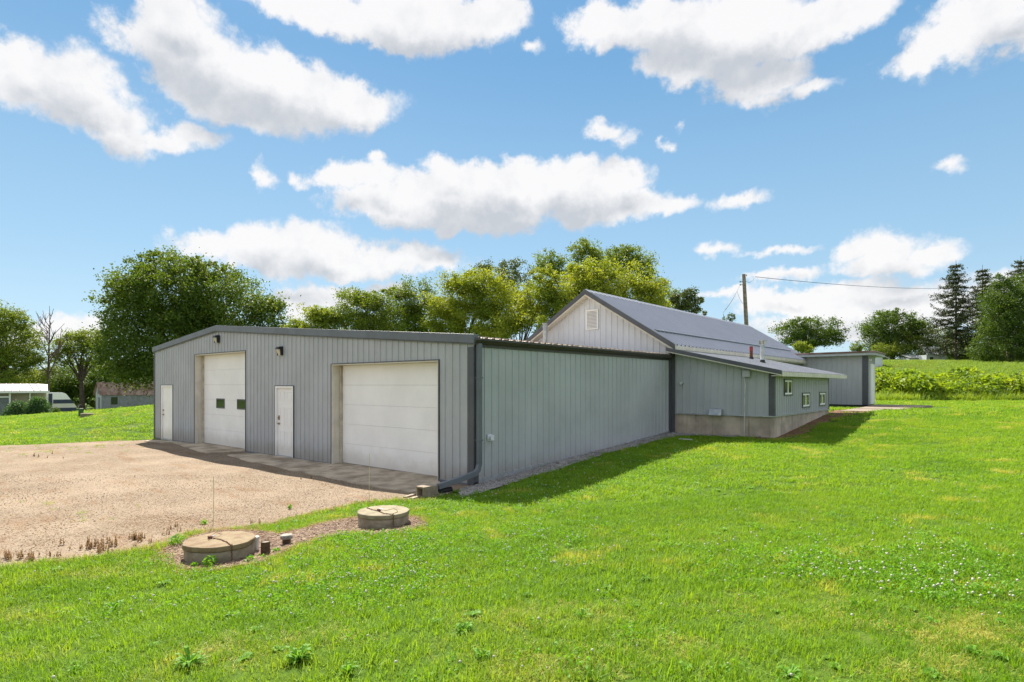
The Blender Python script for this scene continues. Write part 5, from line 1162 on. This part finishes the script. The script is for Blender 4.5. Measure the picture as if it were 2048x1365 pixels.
# distant woods closing the horizon
pts = []
for a_ in np.linspace(-75, 75, 620):
    a_ = math.radians(a_ + random.uniform(-.1, .1)); R0 = random.uniform(150, 185); c = CAM + (RT * math.sin(a_) + FW * math.cos(a_)) * R0
    u_ = math.tan(a_) * FPX + 1024
    z0 = h1(c[0], c[1]); hh = 7.5 + 2.5 * math.sin(a_ * 9) + random.uniform(-1, 1)
    if u_ > 1500 : hh *= .35
    q = rng.normal(size=(60, 3)) * [3.0, 3.0, 1] ; q[:, 2] = rng.random(60) * hh; pts.append(q + [c[0], c[1], z0])
P = np.concatenate(pts); V, F = leafquads(P, .9)
o = link('distant_woods', arr_mesh('distant_woods', V, F, M['leaf_dark'], np.repeat(rng.random(len(P)), 4)), kind='stuff'); o['label'] = 'far dark woods closing the horizon'

# ---------------------------------------------------------------- neighbouring house, trailer, sheds on the left
def frame_at(px, D):   # local frame facing the camera roughly: returns origin and unit vectors
    p = atz(px, D, 0); p[2] = h1(p[0], p[1]); return p
def obx(b, O, ex, ey, x0, x1, y0, y1, z0, z1):
    ez = np.array([0, 0, 1.]); return b.hexa([O + ex * X + ey * Y + ez * Z for X, Y, Z in ((x0, y0, z0), (x1, y0, z0), (x1, y1, z0), (x0, y1, z0), (x0, y0, z1), (x1, y0, z1), (x1, y1, z1), (x0, y1, z1))])
D = 54; k = D / FPX; O = atz(96, D, 0); O[2] = h1(O[0], O[1])
ey = ray(105, HOR); ey /= np.linalg.norm(ey); ex = np.array([ey[1], -ey[0], 0]); k = k * np.linalg.norm(ray(105, HOR)[:2])
hs = root('neighbour_house', O, 'tan house with a pale metal porch roof at the left edge', 'house')
ze = (HOR - 783) / FPX * D + 2.07 - O[2]; zr = (HOR - 768) / FPX * (D + 1.6) + 2.07 - O[2]
obx(B(), O, ex, ey, -9, 0, .3, 5, -.3, ze).build('wall', M['house_tan'], hs)
for i in range(9):   # porch roof panels
    x0, x1 = -9 + i, -8 + i - .02
    B().hexa([O + ex * X + ey * Y + np.array([0, 0, Z]) for X, Y, Z in ((x0, -.3, ze), (x1, -.3, ze), (x1 - .02, 1.5, zr - .06), (x0, 1.5, zr - .06), (x0, -.3, ze + .05), (x1, -.3, ze + .05), (x1 - (0 if i < 8 else .8), 1.5, zr), (x0 - 0, 1.5, zr))]).build('roof_panel', M['house_roof'], hs)
    for q in (0.0, .45): B().hexa([O + ex * X + ey * Y + np.array([0, 0, Z]) for X, Y, Z in ((x0 + q, -.3, ze + .051), (x0 + q + .06, -.3, ze + .051), (x0 + q + .06 - (0 if i < 8 else .4), 1.48, zr + .001), (x0 + q - (0 if i < 8 else .35), 1.48, zr + .001), (x0 + q, -.3, ze + .09), (x0 + q + .06, -.3, ze + .09), (x0 + q + .06 - (0 if i < 8 else .4), 1.48, zr + .04), (x0 + q - (0 if i < 8 else .35), 1.48, zr + .04))]).build('rib', M['house_roof'], hs)
obx(B(), O, ex, ey, -9, .12, -.38, -.3, ze - .14, ze + .04).build('gutter', M['white'], hs)
for px in (3, 22, 50, 74, 95):
    x = (px - 96) * k; w = .09 if px in (22, 74, 3) else .13
    obx(B(), O, ex, ey, x - w / 2, x + w / 2, -.1, .05, -.3, ze - .05).build('porch_post', M['white'], hs)
for i, (a, c, mt) in enumerate(((-9, (3 - 96) * k, 'glass'), ((3 - 96) * k, (22 - 96) * k, 'glass'), ((23 - 96) * k, (49 - 96) * k, 'shed_grey'))):
    f = obx(B(), O, ex, ey, a + .06, c - .06, .12, .2, .3, ze - .5).build('window', M[mt], hs)
obx(B(), O, ex, ey, (3 - 96) * k, (49 - 96) * k, .05, .18, ze - .55, ze - .42).build('porch_rail', M['white'], hs)
obx(B(), O, ex, ey, -4.6, -4.1, -2, -1.6, ze + .1, ze + .6).build('dormer_corner', M['white'], hs) if False else None
# camper trailer
D = 64; k = D / FPX; O = atz(104, D, 0); O[2] = 2.07 + (HOR - 829) / FPX * D
ey = ray(104, HOR); ey /= np.linalg.norm(ey); ex = np.array([ey[1], -ey[0], 0])
cm = root('camper_trailer', O, 'small white camper trailer with navy stripe parked behind the house', 'trailer')
def side(y): return y
hh = 43 * k; prof = [(-3.5, .35 * 1), (2.05, .35), (2.1, .75), (1.95, 1.0), (1.2, hh - .18), (.9, hh - .05), (-3.5, hh)]
def prism(prof, y0, y1):
    b = B(); m = len(prof)
    for y in (y0, y1):
        for x, z in prof: b.v.append(tuple(O + ex * x + ey * y + np.array([0, 0, z])))
    for i in range(m): b.f.append((i, (i + 1) % m, m + (i + 1) % m, m + i))
    b.f.append(tuple(range(m))); b.f.append(tuple(range(m, 2 * m))[::-1]); return b
prism(prof, 0, 2.2).build('body', M['white'], cm, bevel=.05)
prism([(.1, 1.15), (1.97, 1.15), (1.6, 1.58), (.1, 1.58)], -.02, .02).build('stripe', M['navy'], cm)
prism([(-3.5, .3), (2.12, .3), (2.12, .68), (-3.5, .68)], -.02, 0.04).build('skirt', M['navy'], cm)
prism([(-.95, .75), (-.4, .75), (-.4, hh - .3), (-.95, hh - .3)], -.03, .0).build('door', M['white'], cm)
prism([(-.88, 1.0), (-.47, 1.0), (-.47, hh - .42), (-.88, hh - .42)], -.04, -.03).build('door_glass', M['glass'], cm)
prism([(-.35, .7), (.03, .7), (.03, hh - .08), (-.35, hh - .08)], -.025, .0).build('stripe', M['navy'], cm)
prism([(-3.4, 1.2), (-1.2, 1.2), (-1.2, 1.75), (-3.4, 1.75)], -.03, .0).build('window', M['glass'], cm)
B().tube([O + ex * 2.0 + ey * 1.1 + [0, 0, .42], O + ex * 3.3 + ey * 1.1 + [0, 0, .42]], .06, 6).tube([O + ex * 3.2 + ey * 1.1 + [0, 0, .0], O + ex * 3.2 + ey * 1.1 + [0, 0, .5]], .04, 6).tube([O + ex * 2.5 + ey * 1.1 + [0, 0, .42], O + ex * 2.5 + ey * 1.1 + [0, 0, .95]], .16, 10).build('hitch', M['black'], cm)
for x in (-.9, -1.8): B().tube([O + ex * x + ey * -.02 + [0, 0, .33], O + ex * x + ey * .25 + [0, 0, .33]], .33, 20).build('wheel', M['black'], cm)
# grey shed with rusted roof
D = 76; k = D / FPX; O = atz(203, D, 0); O[2] = 2.07 + (HOR - 821) / FPX * D
sh = root('garden_shed', O, 'small grey shed with a rusted metal roof under the largest dark tree', 'shed')
sx = np.array([.97, .24]); ex = RT * .96 + FW * -.12; ex /= np.linalg.norm(ex); eg = -RT * .80 + FW * .6; eg /= np.linalg.norm(eg)
# long side runs along ex from corner O, gable side runs along eg
Lg = 1.85; LsD = 8.5; wh = 32 * k; ph = (821 - 770) * k + .25
ey_ = eg
obx(B(), O, ex, ey_, .0, LsD, .01, Lg, -.6, wh).build('wall', M['shed_grey'], sh)
def gbl(y0, y1, base, topz, xx, mt, nm):
    b = B(); b.v += [tuple(O + ex * x_ + ey_ * y + np.array([0, 0, z])) for x_ in xx for y, z in ((0, base), (Lg, base), (Lg, wh), (Lg / 2, ph), (0, wh))]
    b.f += [(0, 1, 2, 3, 4), (9, 8, 7, 6, 5)] + [(i, 5 + i, 5 + (i + 1) % 5, (i + 1) % 5) for i in range(5)]
    return b.build(nm, M[mt], sh)
gbl(0, Lg, -.3, 0, (-.05, -.0), 'shed_white', 'gable_wall')
for i in range(8):
    x0, x1 = -.35 + i * 1.1, -.35 + (i + 1) * 1.1 - .01
    B().hexa([O + ex * X + ey_ * Y + np.array([0, 0, Z]) for X, Y, Z in ((x0, -.2, wh - .12), (x1, -.2, wh - .12), (x1, Lg / 2, ph + .02), (x0, Lg / 2, ph + .02), (x0, -.2, wh - .06), (x1, -.2, wh - .06), (x1, Lg / 2, ph + .08), (x0, Lg / 2, ph + .08))]).build('roof_sheet', M['rust_roof'], sh)
    B().hexa([O + ex * X + ey_ * Y + np.array([0, 0, Z]) for X, Y, Z in ((x0, Lg / 2, ph + .02), (x1, Lg / 2, ph + .02), (x1, Lg + .2, wh - .12), (x0, Lg + .2, wh - .12), (x0, Lg / 2, ph + .08), (x1, Lg / 2, ph + .08), (x1, Lg + .2, wh - .06), (x0, Lg + .2, wh - .06))]).build('roof_sheet', M['rust_roof'], sh)
obx(B(), O, ex, ey_, -.09, -.051, .35, .95, -.2, 1.65).build('door', M['shed_grey'], sh)
obx(B(), O, ex, ey_, -.09, -.051, .7, 1.15, 2.1, 2.65).build('louvre', M['shed_grey'], sh)
obx(B(), O, ex, ey_, 1.35, 2.25, -.03, .009, .75, 1.7).build('window', M['glass'], sh)
# well cap and pedestal on the left lawn
g_ = G(174, 833); d_ = (g_ - CAM).dot(FW); kk = d_ / FPX
b = B().lathe(g_[0], g_[1], [(11 * kk, g_[2] - .05), (11 * kk, g_[2] + .13), (10 * kk, g_[2] + .16), (.01, g_[2] + .165)], 24).build('well_cap', M['lid_grey'], smooth=True, label='low round pale cap lying in the left lawn', cat='well cap')
g_ = G(162, 833); B().box(g_[0] - .1, g_[0] + .1, g_[1] - .1, g_[1] + .1, g_[2], g_[2] + .42).build('utility_pedestal', M['shrub'], bevel=.03, label='small green utility pedestal beside the round cap', cat='pedestal')
# shrubs before the house
def shrub(px, py, r, hh, lab, D=46, mat='shrub', n=5000):
    bp = atz(px, D, 0); bp[2] = h1(bp[0], bp[1]); t = root('feathery_shrub', bp, lab, 'shrub')
    k = D / FPX; R, H = r * k, hh * k
    a = rng.uniform(0, 6.283, n); u = rng.random(n) ** .5; el_ = rng.random(n)
    P = np.column_stack([np.cos(a) * R * u * np.sqrt(1 - (el_ * .95) ** 2), np.sin(a) * R * u * np.sqrt(1 - (el_ * .95) ** 2), el_ * H]) + rng.normal(size=(n, 3)) * .07 * [1, 1, 1.4]
    V, F = leafquads(P, .11, .1); link('foliage', arr_mesh('foliage', V, F, M[mat], np.repeat(rng.random(n), 4)), t)
    b = B()
    for _ in range(14):
        q = bp + [random.uniform(-R, R) * .8, random.uniform(-R, R) * .8, H * random.uniform(.6, .95)]; b.tube([bp, (bp + q) / 2 + [0, 0, .1], q], [.02, .014, .006], 4)
    b.build('stem', M['bark'], t)
shrub(38, 838, 27, 30, 'left feathery green shrub in front of the neighbouring porch')
shrub(76, 838, 24, 36, 'taller right feathery shrub in front of the neighbouring porch')
shrub(112, 832, 10, 16, 'small dark shrub between the porch and the camper', 52, 'leaf_dark', 900)

# ---------------------------------------------------------------- right background buildings
def tiny(px0, px1, pyb, pyt, D, name, label, cat, build):
    O = at(px0, HOR, D).copy(); O[2] = 2.07 + (HOR - pyb) / FPX * D; Wd = (px1 - px0) * D / FPX; H = (pyb - pyt) * D / FPX
    t = root(name, O, label, cat); build(t, O, Wd, H); return t
ex = RT.copy(); ey = FW.copy()
def b1f(t, O, w, h):
    obx(B(), O, ex, ey, 0, w, 0, 4, -1.5, h * .62).build('wall', M['shed_white'], t)
    for i in range(6):
        x0, x1 = -.1 + i * (w + .2) / 6, -.1 + (i + 1) * (w + .2) / 6 - .01
        B().hexa([O + ex * X + ey * Y + np.array([0, 0, Z]) for X, Y, Z in ((x0, -.2, h * .60), (x1, -.2, h * .60), (x1, 2, h), (x0, 2, h), (x0, -.2, h * .66), (x1, -.2, h * .66), (x1, 2, h + .08), (x0, 2, h + .08))]).build('roof_sheet', M['galv'], t)
tiny(1819, 1856, 727, 710, 97, 'low_shed', 'long low white shed left of the corrugated one on the field crest', 'shed', b1f)
def b2f(t, O, w, h):
    b = B(); m = 26; pr = []
    # corrugated barrel-topped sheets, each curved crest separate
    for i in range(7):
        x0 = w * .02 + i * w * .13; pts = []
        b = B()
        for j_ in range(7):
            a = math.pi * j_ / 6; pts.append((x0 + w * .065 - math.cos(a) * w * .064, .08 * math.sin(a)))
        for (xa, za), (xb, zb) in zip(pts, pts[1:]):
            b.quad(O + ex * xa + ey * -.1 + np.array([0, 0, h * .55 + za * 2]), O + ex * xb + ey * -.1 + np.array([0, 0, h * .55 + zb * 2]), O + ex * xb + ey * 1.2 + np.array([0, 0, h + za * 2]), O + ex * xa + ey * 1.2 + np.array([0, 0, h + za * 2]))
        b.build('roof_sheet', M['galv'], t)
    obx(B(), O, ex, ey, 0, w, 0, 2.4, -1.5, h * .55).build('wall', M['shed_white'], t)
    obx(B(), O, ex, ey, .55, 1.05, -.04, -.001, h * .2, h * .42).build('window', M['dark'], t)
    obx(B(), O, ex, ey, w * .45, w * .55, -.05, -.001, -1.2, h * .5).build('door', M['cream'], t)
tiny(1853, 1893, 729, 695, 95, 'corrugated_shed', 'pale shed with a wavy corrugated metal roof below the tallest spruce', 'shed', b2f)
def b3f(t, O, w, h):
    b = B(); b.v += [tuple(O + ex * x_ + ey * y + np.array([0, 0, z])) for y in (0, 5) for x_, z in ((0, -1.5), (w * .6, -1.5), (w * .6, h * .45), (0, h * .9))]
    b.f += [(0, 1, 2, 3), (7, 6, 5, 4), (0, 4, 5, 1), (1, 5, 6, 2), (2, 6, 7, 3), (3, 7, 4, 0)]; b.build('wall', M['siding_light'], t)
    B().hexa([O + ex * X + ey * Y + np.array([0, 0, Z]) for X, Y, Z in ((-.2, -.3, h), (w, -.3, h * .15), (w, 5.2, h * .15), (-.2, 5.2, h), (-.2, -.3, h + .1), (w, -.3, h * .15 + .1), (w, 5.2, h * .15 + .1), (-.2, 5.2, h + .1))]).build('roof', M['galv'], t)
tiny(1748, 1777, 722, 703, 80, 'distant_barn', 'small grey barn roof just right of the far entry box', 'barn', b3f)

# ---------------------------------------------------------------- utility pole and wires
D = 48; k = D / FPX
bp = at(1499.5, HOR, D); bp[2] = h1(bp[0], bp[1]); tp = at(1487.5, 549, D)
pl = root('utility_pole', bp, 'leaning weathered utility pole behind the gable roof', 'pole')
B().tube([bp - [0, 0, .3], bp * .5 + tp * .5, tp], [.19, .17, .135], 14).build('shaft', M['pole'], pl, smooth=True)
for py in (564, 570):
    c = at(1489, py, D); e = at(1480.5, py, D); b = B().tube([c, e], .025, 6); b.lathe(e[0], e[1], [(.001, e[2] - .07), (.055, e[2] - .05), (.05, e[2]), (.06, e[2] + .04), (.001, e[2] + .07)], 10); b.build('insulator', M['stone'], pl)
c = at(1493, 551, D); B().lathe(c[0], c[1], [(.001, c[2] - .07), (.04, c[2] - .05), (.04, c[2] + .05), (.001, c[2] + .07)], 10).build('insulator', M['stone'], pl)
def wire(p, q, sag, label, r=.017, n=24):
    pts = [p * (1 - i / n) + q * (i / n) - np.array([0, 0, sag * 4 * (i / n) * (1 - i / n)]) for i in range(n + 1)]
    B().tube(pts, r, 5).build('power_line', M['wire'], label=label, cat='power line', group='wires from the utility pole')
wire(at(1492, 563, D), at(1510, 554, D + 2), .25, 'short slack wire looping from the pole top', .012, 12)
wire(at(1510, 554, D + 2), at(1900, 577, 88), .35, 'long wire running right from the pole into the spruces', .022)
wire(at(1480, 570, D), at(1450, 620, 38), .15, 'upper wire dropping left from the pole insulators', .012)
wire(at(1474, 583, D), at(1446, 626, 37), .12, 'lower wire dropping left from the pole', .012)
wire(at(1474, 583, D), at(1492, 610, D), .3, 'slack loop hanging beside the pole shaft', .010, 14)
SC.render.film_transparent = False
SC.cycles.max_bounces = 8; SC.cycles.transparent_max_bounces = 8
